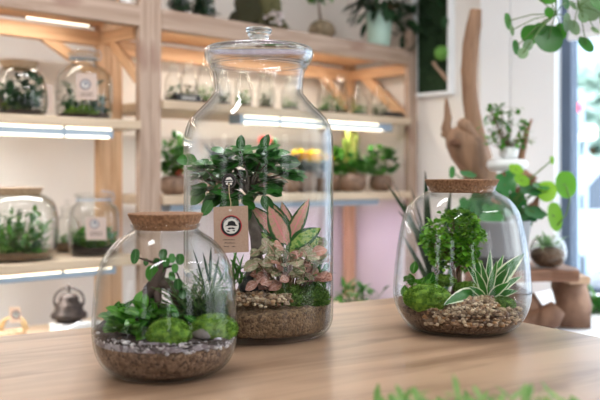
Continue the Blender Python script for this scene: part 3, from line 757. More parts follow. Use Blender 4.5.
while len(pts) < 900:
    a = U(PI * 1.25, PI * 1.80); r = .112 * math.sqrt(U(.22, 1)); p = RJ + Vector((r * math.cos(a), r * math.sin(a), 0))
    k = 1 - (r / .112) ** 2; p.z += .040 + .03 * k + U(-.002, .004)
    if k < .45 and R() < .45: p.z = RJ.z + U(.024, .052); p.x = RJ.x + .1125 * math.cos(a); p.y = RJ.y + .1125 * math.sin(a)
    pts.append(p)
single('gravel', stones(pts, .0022, .0046), M['peb'], 'pile of beige pebbles at the front of the right jar', 'gravel', tuple(RJ), kind='stuff')
mossball(rj(427, 298, -.065), .041, .03, .024, M['moss'], 'large oval moss mound at the left front of the right jar', 2200, L=.003)
mossball(rj(444, 281, .0), .022, .02, .011, M['moss'], 'small moss mound behind the large one in the right jar', 700, L=.003)
mossball(rj(468, 288, -.01), .026, .018, .011, M['moss'], 'flat moss mound in the middle of the right jar, by the trunk', 700, L=.003)
mossball(rj(503, 306, -.055), .022, .02, .016, M['mossd'], 'moss mound at the right edge of the right jar', 700, L=.003)
cb = thing('parsley_aralia', 'bushy bonsai with bright curly green leaves in the right jar', 'plant', tuple(rj(459, 292, .01)))
m = MB().tube([rj(457, 296, .01), rj(458, 283, .01), rj(459, 268, .01), rj(460, 252, .01), rj(461, 238, .01)], [.0075, .0065, .005, .004, .003], 10, bumpy=.3)
m.tube([rj(453, 294, 0), rj(455, 280, .0), rj(452, 262, .0)], [.004, .0035, .003], 8, bumpy=.3)
lv = MB()
for i in range(78):
    while True:
        x, y = U(-1, 1), U(-1, 1)
        if x * x + y * y < 1: break
    px, py = 454 + x * 28, 243 + y * 29 - (1 - abs(x)) * 3; e = rj(px, py, U(-.04, .04))
    m.tube([rj(458, U(248, 268), .01), (rj(459, 255, .01) + e) / 2 + Vector((0, 0, .004)), e], [.0016, .0012, .0008], 5)
    for k in range(24):
        d = Vector((U(-1, 1), U(-1, .6), U(-.6, 1))); q = e + d.normalized() * U(0, .010); L = U(.007, .012)
        lv.leaf(q, d, L, L * .9, U(-.5, 1.2), fold=U(.1, .5), n=3, up=(U(-.5, .5), U(-.5, .5), 1))
obj('trunk', m, M['stembr'], cb); obj('foliage', lv, M['l_pars'], cb)
sp_ = thing('spider_plant', 'spider plant with white edged green leaves at the right of the right jar', 'plant', tuple(rj(486, 302, -.03)))
m = MB()
for (x, y, x2, y2, w_, dy) in ((486, 298, 475, 256, .010, -.03), (487, 298, 521, 254, .017, -.03), (488, 300, 507, 268, .012, -.045), (480, 294, 445, 303, .014, -.095), (486, 299, 476, 270, .009, -.05), (488, 298, 490, 252, .008, -.01), (489, 300, 516, 290, .01, -.05), (487, 300, 466, 262, .007, -.02), (489, 298, 502, 256, .009, 0), (490, 300, 512, 302, .010, -.06), (488, 300, 482, 264, .008, -.04), (486, 300, 470, 286, .008, -.06), (489, 300, 519, 276, .01, -.03), (488, 298, 496, 262, .008, -.05), (486, 298, 470, 270, .007, 0), (489, 299, 508, 282, .01, -.06)):
    a, b = rj(x, y, -.03), rj(x2, y2, dy); d = b - a; L = d.length; m.leaf(a, d / L + Vector((0, 0, .28)), L * 1.05, w_ * 1.7, .55, n=9, shape=.8, fold=.25, up=(0, -1, .5))
obj('leaves', m, M['l_spd'], sp_)
m = MB()
for (x, y, r_, dy) in ((413, 268, 6, .0), (419, 283, 6, -.02), (427, 280, 7, -.03), (405, 292, 6, -.02), (412, 280, 6, 0), (420, 290, 6, -.05), (433, 284, 5, -.02)):
    p = rj(x, y + 6, dy); L = r_ * 2.4 / F * 1.5; m.leaf(p, (U(-.4, .4), -.3, 1), L, L * .62, .2, up=(0, -1, .2))
for _ in range(26):
    L = U(.014, .022); m.leaf(rj(U(402, 436), U(280, 292), U(-.05, .02)), (U(-1, 1), U(-1, .3), U(.1, 1)), L, L * .7, .5)
single('leafy_plant', m, M['l_brt'], 'small broad-leaved plant at the left side of the right jar', 'plant', tuple(rj(417, 300, -.02)))

# ------------------------------------------------------------------ jars on the shelves
def farjar(name, label, px, hw, top, z, d, prof, lidkind, soilh=.2, group=None, foliage=None, plabel='', dark=False, cat='jar'):
    """prof: outline (radius fraction, height fraction); returns centre, radius, height"""
    s = solve(px, d); c = S(s, d, z); y = c.y; r = hw * y / F; h = CZ + (HY - top) / F * y - z
    t = thing(name, label, cat, tuple(c), 0, group)
    pr = smoothprof([(a * r, b * h) for a, b in prof], 2); cl, inn = shell(pr, .0028, .005)
    obj('glass_body', MB().lathe(cl, 36), M['farglass'], t, world=False)
    tr_, tz = pr[-1]
    if lidkind == 'cork':
        obj('cork_stopper', MB().lathe([(.001, tz - .012), (tr_ - .004, tz - .012), (tr_ + .001, tz + .001), (tr_ + .008, tz + .014), (.001, tz + .0145)], 28, smooth=False), M['corkp'], t, world=False)
    elif lidkind == 'clip':
        l = obj('lid', MB().lathe(smoothprof([(.001, tz + .002), (tr_, tz + .002), (tr_ + .004, tz + .008), (tr_ * .9, tz + .014), (.001, tz + .016)], 2), 28), M['farglass'], t, world=False)
        m = MB().tube([Vector((tr_ + .004, 0, tz - .02)), Vector((tr_ + .010, 0, tz)), Vector((tr_ + .004, 0, tz + .018)), Vector((tr_ * .4, -.004, tz + .022))], .0016, 6)
        m.lathe([(tr_ + .0005, tz - .012), (tr_ + .0025, tz - .011), (tr_ + .0005, tz - .009)], 28)
        obj('wire_clip', m, M['alu'], t, world=False)
    elif lidkind == 'knob':
        obj('lid', MB().lathe(smoothprof([(.001, tz), (tr_ * .95, tz), (tr_ * 1.08, tz + .004), (tr_ * .9, tz + .012), (.008, tz + .018), (.006, tz + .022), (.011, tz + .032), (.001, tz + .036)], 2), 24), M['farglass'], t, world=False)
    return c, r, h, inn
def innerplant(c, r, h, inn, z0, mat, n, L, label, name='terrarium_plant', top=.75, wr=.6, droop=.5, ground='coco', gl='soil', gz=.14, round_=False):
    g = fill(inn, .006, max(.012, h * gz), .004, .003, 28)
    single('soil_layer', shift(g, c), M[ground], gl, 'soil', tuple(c), kind='stuff')
    t = thing(name, label, 'plant', tuple(c + Vector((0, 0, h * gz))))
    m, ms = MB(), MB()
    for _ in range(int(n * 2.2)):
        hz = U(gz, gz + (top - gz) * R() ** .6) * h; rr = max(.004, rad_at(inn, min(hz, inn[-1][1])) * .78 * math.sqrt(R()))
        a = U(0, 2 * PI); p = c + Vector((rr * math.cos(a), rr * math.sin(a), hz)); b = c + Vector((rr * .35 * math.cos(a), rr * .35 * math.sin(a), h * gz))
        if _ % 3 == 0: ms.tube([b, (b + p) / 2 + Vector((0, 0, .004)), p], .0012, 4)
        l = L * U(.7, 1.2); m.leaf(p, (math.cos(a) * .3 + U(-.8, .8), math.sin(a) * .3 + U(-.8, .8), U(-.2, 1)), l * .9, l * wr, droop, n=4)
    obj('stems', ms, M['stem'], t); obj('foliage', m, M[mat], t)
ROUND = [(.02, 0), (.72, 0), (.92, .08), (1, .28), (.97, .55), (.86, .78), (.66, .90), (.58, .94), (.60, .965)]
BELL = [(.02, 0), (.8, 0), (.95, .05), (1, .2), (1, .55), (.92, .70), (.66, .80), (.5, .84), (.48, .95), (.52, .97)]
WIDE = [(.02, 0), (.75, 0), (.93, .08), (1, .28), (1, .6), (.92, .82), (.72, .92), (.60, .955), (.61, .975)]
c, r, h, inn = farjar('terrarium_jar', 'cork topped glass jar on the middle shelf of the left unit', 19, 28, 64, 1.227, .15, ROUND, 'cork')
innerplant(c, r, h, inn, 0, 'l_drk', 100, .045, 'dark leafed plant in the cork topped jar on the middle left shelf', ground='soil', gl='dark soil in the cork topped jar on the middle left shelf', gz=.12)
mossball(tuple(c + Vector((-.02, -.03, .04))), .035, .03, .02, M['moss'], 'green moss in the cork topped jar on the middle left shelf', 300)
c, r, h, inn = farjar('clip_jar', 'large clip top glass jar with a hanging card tag on the middle left shelf', 84, 28, 54, 1.227, .15, BELL, 'clip')
cB = c
innerplant(c, r, h, inn, 0, 'l_drk', 60, .042, 'trailing dark plant in the clip top jar on the middle left shelf', ground='soil', gl='soil in the clip top jar on the middle left shelf', gz=.08, top=.6)
mossball(tuple(c + Vector((.0, -.03, .03))), .06, .04, .024, M['moss'], 'wide moss bed in the clip top jar on the middle left shelf', 600)
c, r, h, inn = farjar('terrarium_jar', 'broad cork topped jar on the lower shelf of the left unit', 14, 43, 190, .749, .14, WIDE, 'cork')
innerplant(c, r, h, inn, 0, 'l_mid', 170, .042, 'bushy fern in the broad cork topped jar on the lower left shelf', ground='coco', gl='brown soil in the broad cork topped jar on the lower left shelf', gz=.12, top=.72, wr=.4)
mossball(tuple(c + Vector((-.03, -.06, .035))), .05, .035, .022, M['mossd'], 'moss in the broad cork topped jar on the lower left shelf', 400)
m = MB()
for k in range(14):
    a = U(0, 2 * PI); m.leaf(c + Vector((.07, -.02, .03)), (math.cos(a) * .5, math.sin(a) * .5, 1), U(.06, .1), .009, 1.2, n=6)
single('grass_tuft', m, M['l_blu'], 'thin grass in the broad cork topped jar on the lower left shelf', 'plant', tuple(c + Vector((.07, -.02, .03))))
c, r, h, inn = farjar('clip_jar', 'clip top glass jar with a card tag on the lower left shelf', 94, 25, 194, .749, .10, [(.02, 0), (.8, 0), (.95, .07), (1, .25), (1, .6), (.92, .78), (.7, .86), (.68, .93), (.72, .95)], 'clip')
cD = c
innerplant(c, r, h, inn, 0, 'l_mid', 80, .036, 'green plant in the clip top jar on the lower left shelf', ground='soil', gl='soil in the clip top jar on the lower left shelf', gz=.14, top=.5)
mossball(tuple(c + Vector((-.0, -.025, .045))), .045, .03, .022, M['mossd'], 'moss in the clip top jar on the lower left shelf', 300)
c, r, h, inn = farjar('clip_jar', 'small glass jar behind the clip top jar on the lower left shelf', 67, 13, 208, .749, .26, BELL, 'knob')
innerplant(c, r, h, inn, 0, 'l_brt', 30, .02, 'small bright plant in the small jar on the lower left shelf', ground='coco', gl='brown soil in the small jar on the lower left shelf', gz=.2, top=.6)
# card tags on shelf jars
def cardtag(px0, py0, px1, py1, y, label, badge=None, tilt=0, mat='kraft2'):
    t = thing('card_tag', label, 'tag', tuple(W((px0 + px1) / 2, py1, y)))
    a, b, c_, d = W(px0, py0, y), W(px1, py0, y + tilt), W(px1, py1, y + tilt), W(px0, py1, y)
    n = (b - a).cross(a - d).normalized(); n = -n if n.y > 0 else n
    obj('card', MB().poly([a, b, c_, d], n * -.001), M[mat], t)
    if badge:
        emblem(t, W(badge[0], badge[1], y + tilt / 2), (b - a).normalized(), (a - d).normalized(), n, badge[2] / F * y, 0, 'navy', True)
        m = MB()
        for k in range(2):
            p = W(px0 + (px1 - px0) * .2, badge[1] + badge[2] + 4 + k * 2.4, y + tilt * .2) + n * .0006; sx_ = (b - a).normalized()
            m.poly([p, p + sx_ * (px1 - px0) * .6 / F * y, p + sx_ * (px1 - px0) * .6 / F * y + Vector((0, 0, .0025)), p + Vector((0, 0, .0025))], n * -.0001)
        obj('print_lines', m, M['ink'], t)
        obj('cord', MB().tube([W((px0 + px1) / 2, py0 + 2, y - .003), W((px0 + px1) / 2 + 1, py0 - 6, y + .01), W((px0 + px1) / 2, py0 - 14, y + .03)], .001, 5), M['cord'], t)
    return t
M['kraft2'] = plain('pale_kraft_card', (196, 178, 168), .85)
rB = 28 * cB.y / F
cardtag(76, 73, 97, 100, cB.y - rB - .012, 'blue badged card tag on the jar of the middle left shelf', (85.5, 84.5, 5.2), .01)
rD = 25 * cD.y / F
cardtag(86, 217, 106.5, 240, cD.y - rD - .012, 'blue badged card tag on the jar of the lower left shelf', (94.5, 224, 4.8), .01)
cardtag(43.5, 85, 52.5, 110, cB.y - rB - .03, 'blank pale card tag beside the cork topped jar on the middle left shelf', None, .04)

# row of small jars on the upper right shelf
SM = [[(.02, 0), (.85, 0), (1, .06), (1, .55), (.85, .70), (.55, .80), (.5, .86), (.52, .88)], [(.02, 0), (.8, 0), (1, .15), (1, .5), (.8, .75), (.5, .86), (.52, .88)], [(.02, 0), (.7, 0), (1, .25), (.95, .55), (.7, .78), (.6, .88), (.62, .9)]]
whereR = ['beside the left post', 'second from the left post', 'just left of the tall jar', 'behind the left of the tall jar neck', 'behind the middle of the tall jar neck', 'behind the right of the tall jar neck', 'behind the right shoulder of the tall jar', 'first right of the tall jar', 'second right of the tall jar', 'third right of the tall jar', 'last before the black box']
mats = ['l_drk', 'mossb', 'l_mid', 'l_drk', 'l_mid', 'l_drk', 'l_mid', 'l_mid', 'l_mid', 'l_brt', 'l_drk']
for i, (px, hw) in enumerate(((173, 9), (189, 9.5), (205, 10), (222, 9), (243, 9), (266, 9), (290, 9), (325, 8), (340, 9.5), (359, 9.5), (379, 10))):
    s = solve(px, .14); y = S(s, .14, 0).y; H_ = .150 + .02 * ((i * 7) % 3) / 2
    top = HY - (1.308 + H_ - CZ) * F / y
    c, r, h, inn = farjar('small_jar', 'small lidded jar on the upper right shelf, ' + whereR[i], px, hw, top, 1.308, .14, SM[i % 3], 'knob', group='small lidded jars on the upper right shelf')
    innerplant(c, r, h, inn, 0, mats[i], 26, .022, 'little plant inside the small jar ' + whereR[i], ground='soil', gl='soil in the small jar ' + whereR[i], gz=.13, top=.5)
# black name tray and black box
s = solve(187, .02); p = S(s, .02, 1.309)
t = thing('label_tray', 'black tray with white lettering before the small jars by the left post', 'tray', tuple(p), ANG)
bx = obj('tray', MB().box((-.055, -.015, 0), (.055, .012, .026)), M['black'], t, world=False, bevel=.002)
m = MB()
for k, (w_, hh) in enumerate(((.004, .010), (.005, .010), (.003, .010), (.005, .010), (.004, .01), (.005, .01), (.004, .01))):
    m.box((-.034 + k * .0095, -.0158, .008), (-.034 + k * .0095 + w_, -.0151, .008 + hh))
obj('lettering', m, M['offw'], t, 'blurred white lettering', world=False)
s = solve(397, .04); p = S(s, .06, 1.309)
m = MB().box((-.045, -.03, 0), (.045, .03, .022)).box((-.038, -.024, .022), (.038, .024, .028))
single('black_box', m, M['black'], 'small flat black box at the right end of the upper right shelf', 'box', tuple(p), world=False, rotz=ANG, bevel=.002)

# ------------------------------------------------------------------ potted plants on the lower right shelf
ZL = .957
def pot(px, d, hw, hp, mat, label, name='plant_pot', fol=None, group=None, cat='potted plant', z=ZL, prof=None):
    s = solve(px, d); c = S(s, d, z); k = c.y / F; r = hw * k; h = hp * k
    t = thing(name, label, cat, tuple(c), 0, group)
    pf_ = prof or [(.001, 0), (.55, 0), (.9, .2), (1, .5), (.92, .85), (.72, 1), (.66, 1), (.7, .88), (.001, .86)]
    obj('pot', MB().lathe(smoothprof([(a * r, b * h) for a, b in pf_], 2), 28), mat, t, world=False)
    return t, c, r, h, k
BOWL = None
STR = [(.001, 0), (.78, 0), (.9, .5), (1, 1), (.9, 1), (.86, .88), (.001, .86)]
def tuft(t, c, h, k, leaves, mat, name='leaves', spread=.5):
    m = MB()
    for (dx, dz, L, w, dr) in leaves:
        a = U(0, 2 * PI); m.leaf(c + Vector((dx * k * .2, U(-.01, .01), h)), (dx, U(-8, 8), max(dz, .1)), L * k, w * k, dr, n=5)
    obj(name, m, M[mat], t)
t, c, r, h, k = pot(174, .10, 14, 19, M['potbr'], 'leafy green plant in a round pebbly pot beside the left post', 'potted_plant')
m, ms = MB(), MB()
for _ in range(200):
    p = c + Vector((U(-13, 12) * k, U(-.03, .03), h + U(0, 40) * k * R() ** .4)); ms.tube([c + Vector((0, 0, h * .9)), p], .001, 4) if _ % 3 == 0 else 0
    m.leaf(p, (U(-1, 1), U(-1, 1), U(-.1, 1)), 10 * k, 5 * k, .4, n=4)
obj('stems', ms, M['stem'], t); obj('foliage', m, M['l_mid'], t)
m = MB()
for _ in range(8): m.leaf(c + Vector((U(4, 10) * k, -.03, h + U(0, 5) * k)), (U(-1, 1), -1, .5), 6 * k, 4 * k, .3, n=3)
obj('flowers', m, M['l_redf'], t, 'dull red flowers')
t, c, r, h, k = pot(197, .10, 13, 20, M['potbr'], 'round green rosette in a brown pot at the tall jar left edge', 'potted_succulent')
m = MB()
for i in range(34):
    a = i * 2.4; e = U(.1, 1.2); m.leaf(c + Vector((0, 0, h)), (math.cos(a), math.sin(a), e), U(10, 15) * k, 8 * k, .3, n=4)
obj('leaves', m, M['l_blu'], t)
t, c, r, h, k = pot(221, .16, 14, 24, M['potbr'], 'spiky grey agave in a brown pot seen through the left of the tall jar', 'potted_succulent')
m = MB()
for i in range(40):
    a = i * 2.4; e = U(.4, 2.4); m.leaf(c + Vector((0, 0, h)), (math.cos(a), math.sin(a), e), U(24, 38) * k, 4.5 * k, .7, n=6)
obj('leaves', m, leafm('agave_leaf', (84, 92, 96), (48, 56, 62), .5), t)
t, c, r, h, k = pot(267, .12, 12, 20, M['potbr'], 'green cactus with a coral red flower seen behind the trunk in the tall jar', 'potted_cactus')
obj('cactus_stem', MB().blob(c + Vector((.03, 0, h + .09)), .022, .018, .06, .12, 3).blob(c + Vector((.0, 0, h + .05)), .026, .022, .075, .12, 3), M['l_mid'], t)
m = MB()
fc = c + Vector((-.005, -.01, h + .135))
for i in range(46): m.leaf(fc + Vector((U(-.02, .02), U(-.01, .01), U(-.012, .006))), (U(-1, 1), U(-1, 1), U(.0, 1)), .028, .018, .3, n=3)
obj('flower', m, M['l_redf'], t)
t, c, r, h, k = pot(290, .10, 11, 22, M['potbr'], 'dark spiky haworthia in a brown pot seen at the middle of the tall jar', 'potted_succulent')
m = MB()
for i in range(34):
    a = i * 2.4; m.leaf(c + Vector((0, 0, h)), (math.cos(a), math.sin(a), U(.5, 2.5)), U(14, 24) * k, 4 * k, .2, n=4)
obj('leaves', m, leafm('haworthia_leaf', (62, 66, 74), (34, 38, 46), .5), t)
for px, lb in ((306, 'kalanchoe with yellow flowers seen through the right half of the tall jar'), (322, 'smaller kalanchoe with yellow flowers at the right edge of the tall jar')):
    t, c, r, h, k = pot(px, .10, 11, 20, M['potbr'], lb, 'potted_kalanchoe')
    m = MB()
    for _ in range(44): m.leaf(c + Vector((U(-6, 6) * k, U(-.02, .02), h + U(-1, 8) * k)), (U(-1, 1), U(-1, .5), U(0, .7)), 12 * k, 8 * k, .4, n=4)
    obj('leaves', m, M['l_drk'], t)
    m = MB()
    for _ in range(110 if px < 310 else 50): m.leaf(c + Vector((U(-14, 10) * k, U(-.03, .0), h + (10 + U(0, 9)) * k)), (U(-1, 1), U(-1, .5), U(0, 1)), 6.5 * k, 5.5 * k, .3, n=3)
    obj('flowers', m, M['l_yel'], t)
t, c, r, h, k = pot(336, .16, 11, 17, M['potbr'], 'bushy green plant in a brown pot just right of the tall jar', 'potted_plant')
m = MB()
for _ in range(150): m.leaf(c + Vector((U(-7, 8) * k, U(-.02, .02), h + U(0, 24) * k)), (U(-1, 1), U(-1, 1), U(-.1, 1)), 9 * k, 5 * k, .4, n=4)
obj('foliage', m, M['l_brt'], t)
t, c, r, h, k = pot(353, .08, 14, 18, M['potbr'], 'pitcher plant with tall yellow green pitchers in a round brown pot', 'potted_pitcher_plant')
m = MB()
for i in range(11):
    x = U(-9, 6); hh = U(30, 43); b = c + Vector((x * .4 * k, U(-.01, .01), h * .9)); e = c + Vector((x * k, U(-.015, .01), h + hh * k))
    m.tube([b, b.lerp(e, .4), b.lerp(e, .8), e, e + Vector((0, 0, .004))], [.002, .004, .0075, .0095, .011], 8)
    m.leaf(e + Vector((0, .004, 0)), (0, -.5, .8), .022, .02, .9, n=4)
obj('pitchers', m, M['l_yg'], t)
m = MB()
for _ in range(170): m.leaf(c + Vector((U(-14, 14) * k, U(-.03, .03), h + U(-1, 24) * k * R() ** .5)), (U(-1, 1), U(-1, 1), U(-.1, 1)), 9 * k, 5 * k, .5, n=4)
obj('foliage', m, M['l_mid'], t)
t, c, r, h, k = pot(381, .08, 12, 16, M['potbr'], 'branching green plant in a round brown pot, last on the lower right shelf', 'potted_plant')
m, ms = MB(), MB()
for i in range(26):
    x = U(-14, 16); z_ = U(4, 32) * (1 - abs(x) / 40); e = c + Vector((x * k, U(-.03, .03), h + z_ * k)); ms.tube([c + Vector((0, 0, h * .9)), c.lerp(e, .6) + Vector((0, 0, h * .5)), e], .0013, 4)
    for _ in range(6): m.leaf(e, (U(-1, 1), U(-1, 1), U(-.5, .8)), 9 * k, 6.5 * k, .4, n=4)
obj('stems', ms, M['stem'], t); obj('foliage', m, M['l_mid'], t)

# ------------------------------------------------------------------ on top of the units
ZT = 1.641
s = solve(265, .1); c = S(s, .14, ZT); k = c.y / F
t = thing('mossy_stump', 'moss covered stump with spreading feet on top of the right unit', 'stump', tuple(c))
m = MB()
m.tube([c + Vector((-22 * k, -.01, -.0)), c + Vector((-14 * k, 0, 8 * k)), c + Vector((-6 * k, 0, 22 * k)), c + Vector((-4 * k, 0, 50 * k))], [13 * k, 15 * k, 17 * k, 15 * k], 16, bumpy=.5)
m.tube([c + Vector((26 * k, 0, -.0)), c + Vector((17 * k, 0, 8 * k)), c + Vector((8 * k, 0, 22 * k)), c + Vector((2 * k, 0, 50 * k))], [6 * k, 9 * k, 13 * k, 14 * k], 16, bumpy=.5)
m.tube([c + Vector((4 * k, -.05, 0)), c + Vector((2 * k, -.03, 14 * k)), c + Vector((0, 0, 30 * k))], [5 * k, 6 * k, 10 * k], 12, bumpy=.5)
obj('stump', m, M['mossb'], t)
m2 = MB()
for p in m.v[::2]: m2.leaf(p, (U(-1, 1), U(-1, 1), U(0, 1)), .02, .007, .4, n=2)
obj('moss_cover', m2, leafm('stump_moss', (86, 90, 44), (46, 54, 26), .9, trans=0), t)
m = MB()
oc = c + Vector((16 * k, -.07, 12 * k))
for _ in range(16): m.leaf(oc + Vector((U(-8, 8) * k, U(-.01, .01), U(-6, 7) * k)), (U(-1, 1), -1, U(-1, 1)), 8 * k, 6 * k, .2, n=4)
t2 = thing('orchid', 'small white orchid bloom in front of the mossy stump', 'flower', tuple(oc - Vector((0, 0, 12 * k))))
obj('petals', m, M['l_wht'], t2)
obj('stem', MB().tube([oc - Vector((0, 0, 12 * k)), oc + Vector((.005, 0, 0))], .0015, 5), M['stem'], t2)
s = solve(325, .1); c = S(s, .12, ZT); k = c.y / F
t = thing('kokedama', 'brown moss ball plant with an upright stem on top of the right unit', 'potted plant', tuple(c))
obj('moss_ball', MB().blob(c + Vector((0, 0, 10 * k)), 13.5 * k, 13.5 * k, 11 * k, .12, 4, 24, 14).fuzz(c + Vector((0, 0, 10 * k)), 13.5 * k, 13.5 * k, 11 * k, 500, .005, .0015, -.6), plain('dry_moss', (150, 132, 108), .9, (104, 92, 70), 50, .5), t)
m = MB().tube([c + Vector((-1 * k, 0, 20 * k)), c + Vector((-3 * k, 0, 34 * k)), c + Vector((-1 * k, 0, 52 * k))], [.006, .004, .004], 8)
obj('stem', m, M['stembr'], t)
m = MB()
for _ in range(34): m.leaf(c + Vector((U(-12, 14) * k, U(-.02, .02), U(33, 62) * k)), (U(-1, 1), U(-1, 1), U(-.2, 1)), 13 * k, 6 * k, .4)
obj('foliage', m, M['l_mid'], t)
s = solve(379, .1); c = S(s, .10, ZT); k = c.y / F
t = thing('potted_plant', 'mint green ceramic pot with hanging dark leaves on top of the right unit', 'potted plant', tuple(c))
obj('pot', MB().lathe([(.001, 0), (10.5 * k, 0), (11 * k, 4 * k), (13.5 * k, 32 * k), (14 * k, 33 * k), (14 * k, 36 * k), (12.5 * k, 36 * k), (12 * k, 31 * k), (.001, 31 * k)], 36), M['mint'], t, world=False)
m, ms = MB(), MB()
for i in range(90):
    a = U(0, 2 * PI); rr = U(6, 26) * k; e = c + Vector((rr * math.cos(a), rr * math.sin(a) * .6, U(34, 58) * k - (rr / k - 6) * .25 * k))
    m.leaf(e, (math.cos(a), math.sin(a), U(-.9, .5)), U(12, 20) * k, 6.5 * k, 1.0, n=6)
    if i % 4 == 0: ms.tube([c + Vector((0, 0, 32 * k)), c.lerp(e, .5) + Vector((0, 0, 24 * k)), e], .002, 5)
obj('stems', ms, M['stembr'], t); obj('foliage', m, M['l_drk'], t)
m = MB().blob(c + Vector((0, -.02, 38 * k)), .02, .02, .02, .3)
obj('clay_pebbles', m, plain('clay', (170, 84, 54), .8), t, 'reddish clay pebbles')
for px, hw, lb in ((179, 10, 'glass jar with dark planting on top, beside the left post'), (203, 12, 'glass jar with dark planting on top, left of the mossy stump')):
    c, r, h, inn = farjar('glass_vase', lb, px, hw, -28, ZT, .12, [(.02, 0), (.85, 0), (1, .06), (1, .5), (1, .9), (1, .97)], None)
    innerplant(c, r, h, inn, 0, 'l_drk', 60, .04, 'dark plant inside the ' + lb.replace(' with dark planting', ''), ground='soil', gl='dark soil inside the ' + lb.replace(' with dark planting', ''), gz=.1, top=.6)
for px, w_, mt, lb in ((88, 13, 'black', 'dark planter box on top of the left unit, left of the dark bowl'), (110, 10, 'potbr', 'brown bowl on top of the left unit, beside the white block')):
    s = solve(px, .08); c = S(s, .10, ZT); k = c.y / F
    single('planter', MB().lathe([(.001, 0), (w_ * .8 * k, 0), (w_ * k, 20 * k), (w_ * .9 * k, 20 * k), (w_ * .8 * k, 16 * k), (.001, 16 * k)], 24), M[mt], lb, 'planter', tuple(c), world=False)
s = solve(127, .05); c = S(s, .06, ZT)
single('candle', MB().lathe([(.001, 0), (.02, 0), (.021, .003), (.021, .09), (.018, .094), (.004, .09), (.002, .102), (.001, .102)], 24), M['porc'], 'short white candle at the right end of the top of the left unit', 'candle', tuple(c), world=False)

# ------------------------------------------------------------------ below the lower left shelf: bell, basket, folded things
s = solve(69, .1); c = S(s, .1, .525); k = c.y / F
bxm = MB().box((-.05, -.045, .0), (.05, .045, .036)).box((-.052, -.047, .024), (.052, .047, .0385))
single('white_box', bxm, M['porc'], 'small white box carrying the iron bell under the lower left shelf', 'box', tuple(S(s, .1, .4855)), world=False, rotz=ANG, bevel=.002)
t = thing('metal_bell', 'dark iron bell lantern with a ring handle under the lower left shelf', 'bell', tuple(c))
obj('bell', MB().lathe(smoothprof([(.001, 4 * k), (17 * k, 4 * k), (18 * k, 6 * k), (17 * k, 9 * k), (14 * k, 11 * k), (13.5 * k, 17 * k), (13 * k, 18 * k), (10 * k, 19 * k), (9.5 * k, 24 * k), (7 * k, 27 * k), (.001, 28 * k)], 1), 36), M['iron'], t, world=False)
obj('foot', MB().lathe([(.001, 0), (12 * k, 0), (12 * k, 2 * k), (10 * k, 4 * k), (.001, 4 * k)], 28), M['iron'], t, world=False)
m = MB().tube([Vector((15 * k * math.cos(a_), 0, 21 * k + 13 * k * math.sin(a_))) for a_ in [PI * (-.12 + 1.24 * i / 20) for i in range(21)]], 1.0 * k, 8)
m.tube([Vector((0, 0, 29 * k)), Vector((0, 0, 37 * k))], [1.5 * k, 1.2 * k], 8).blob(Vector((0, 0, 36 * k)), 2 * k, 2 * k, 1.5 * k)
obj('handle', m, M['iron'], t, world=False, label='thin ring handle')
s = solve(13, .1); c = S(s, .1, .486); k = c.y / F
t = thing('basket', 'small pale basket with a loop handle under the lower left shelf', 'basket', tuple(c))
bc = Vector((0, 0, 0))
obj('basket_body', MB().lathe([(.001, 0), (12 * k, 0), (14 * k, 10 * k), (13 * k, 10 * k), (11 * k, 2 * k), (.001, 2 * k)], 28), plain('pale_wicker', (206, 178, 148), .8, (176, 146, 116), 80, .6), t, world=False)
m = MB()
for rr, yy in ((12.5, -4), (12.5, 5)):
    m.tube([Vector((rr * k * math.cos(a_), yy * k, 10 * k + 14 * k * math.sin(a_))) for a_ in [PI * i / 16 for i in range(17)]], 1.3 * k, 7)
obj('handle', m, M['twine'], t, world=False)
y_ = c.y - 16 * k
a, b, c_, d = W(9, 307, y_), W(20, 307, y_), W(21, 323, y_), W(10, 323, y_)
tg = thing('card_tag', 'pale card tag with a round badge leaning on the small basket', 'tag', tuple(W(15, 323, y_)))
obj('card', MB().poly([a, b, c_, d], (0, .001, 0)), plain('peach_card', (226, 200, 176), .8), tg)
emblem(tg, W(16, 314.5, y_), Vector((1, 0, 0)), Vector((0, 0, 1)), Vector((0, -1, 0)), 4.4 / F * y_, 0, 'red', True)
s = solve(80, .02); c = S(s, .03, .49)
m = MB()
for i in range(3): m.tube([c + u * (-.07 + .03 * i) + Vector((0, 0, .01)), c + u * (.0 + .03 * i) + Vector((0, 0, .035)), c + u * (.08 + .02 * i) + Vector((0, 0, .015))], [.008, .01, .007], 8)
single('shell_pile', m, M['porc'], 'white curved piece lying in front of the iron bell', 'ornament', tuple(c))

# plant low behind the table right of the tall jar
c = W(356, 312, 2.95)
t = thing('potted_plant', 'low trailing green plant behind the table, right of the tall jar', 'potted plant', (c.x, c.y, 0))
obj('pot', MB().lathe([(.001, 0), (.08, 0), (.12, .4), (.13, .46), (.12, .46), (.1, .40), (.001, .4)], 28), M['potgr'], t, world=False)
m, ms = MB(), MB()
for i in range(95):
    e = W(U(338, 372) if i > 15 else U(336, 392), U(284, 310), 2.9 + U(-.08, .08)); m.leaf(e, (U(-1, 1), U(-1, 1), U(-.3, 1)), U(.025, .045), .018, .5)
    if i % 3 == 0: ms.tube([Vector((c.x, c.y, .44)), Vector((c.x, c.y, .50)), e], .0015, 4)
obj('stems', ms, M['stem'], t); obj('foliage', m, M['l_mid'], t)
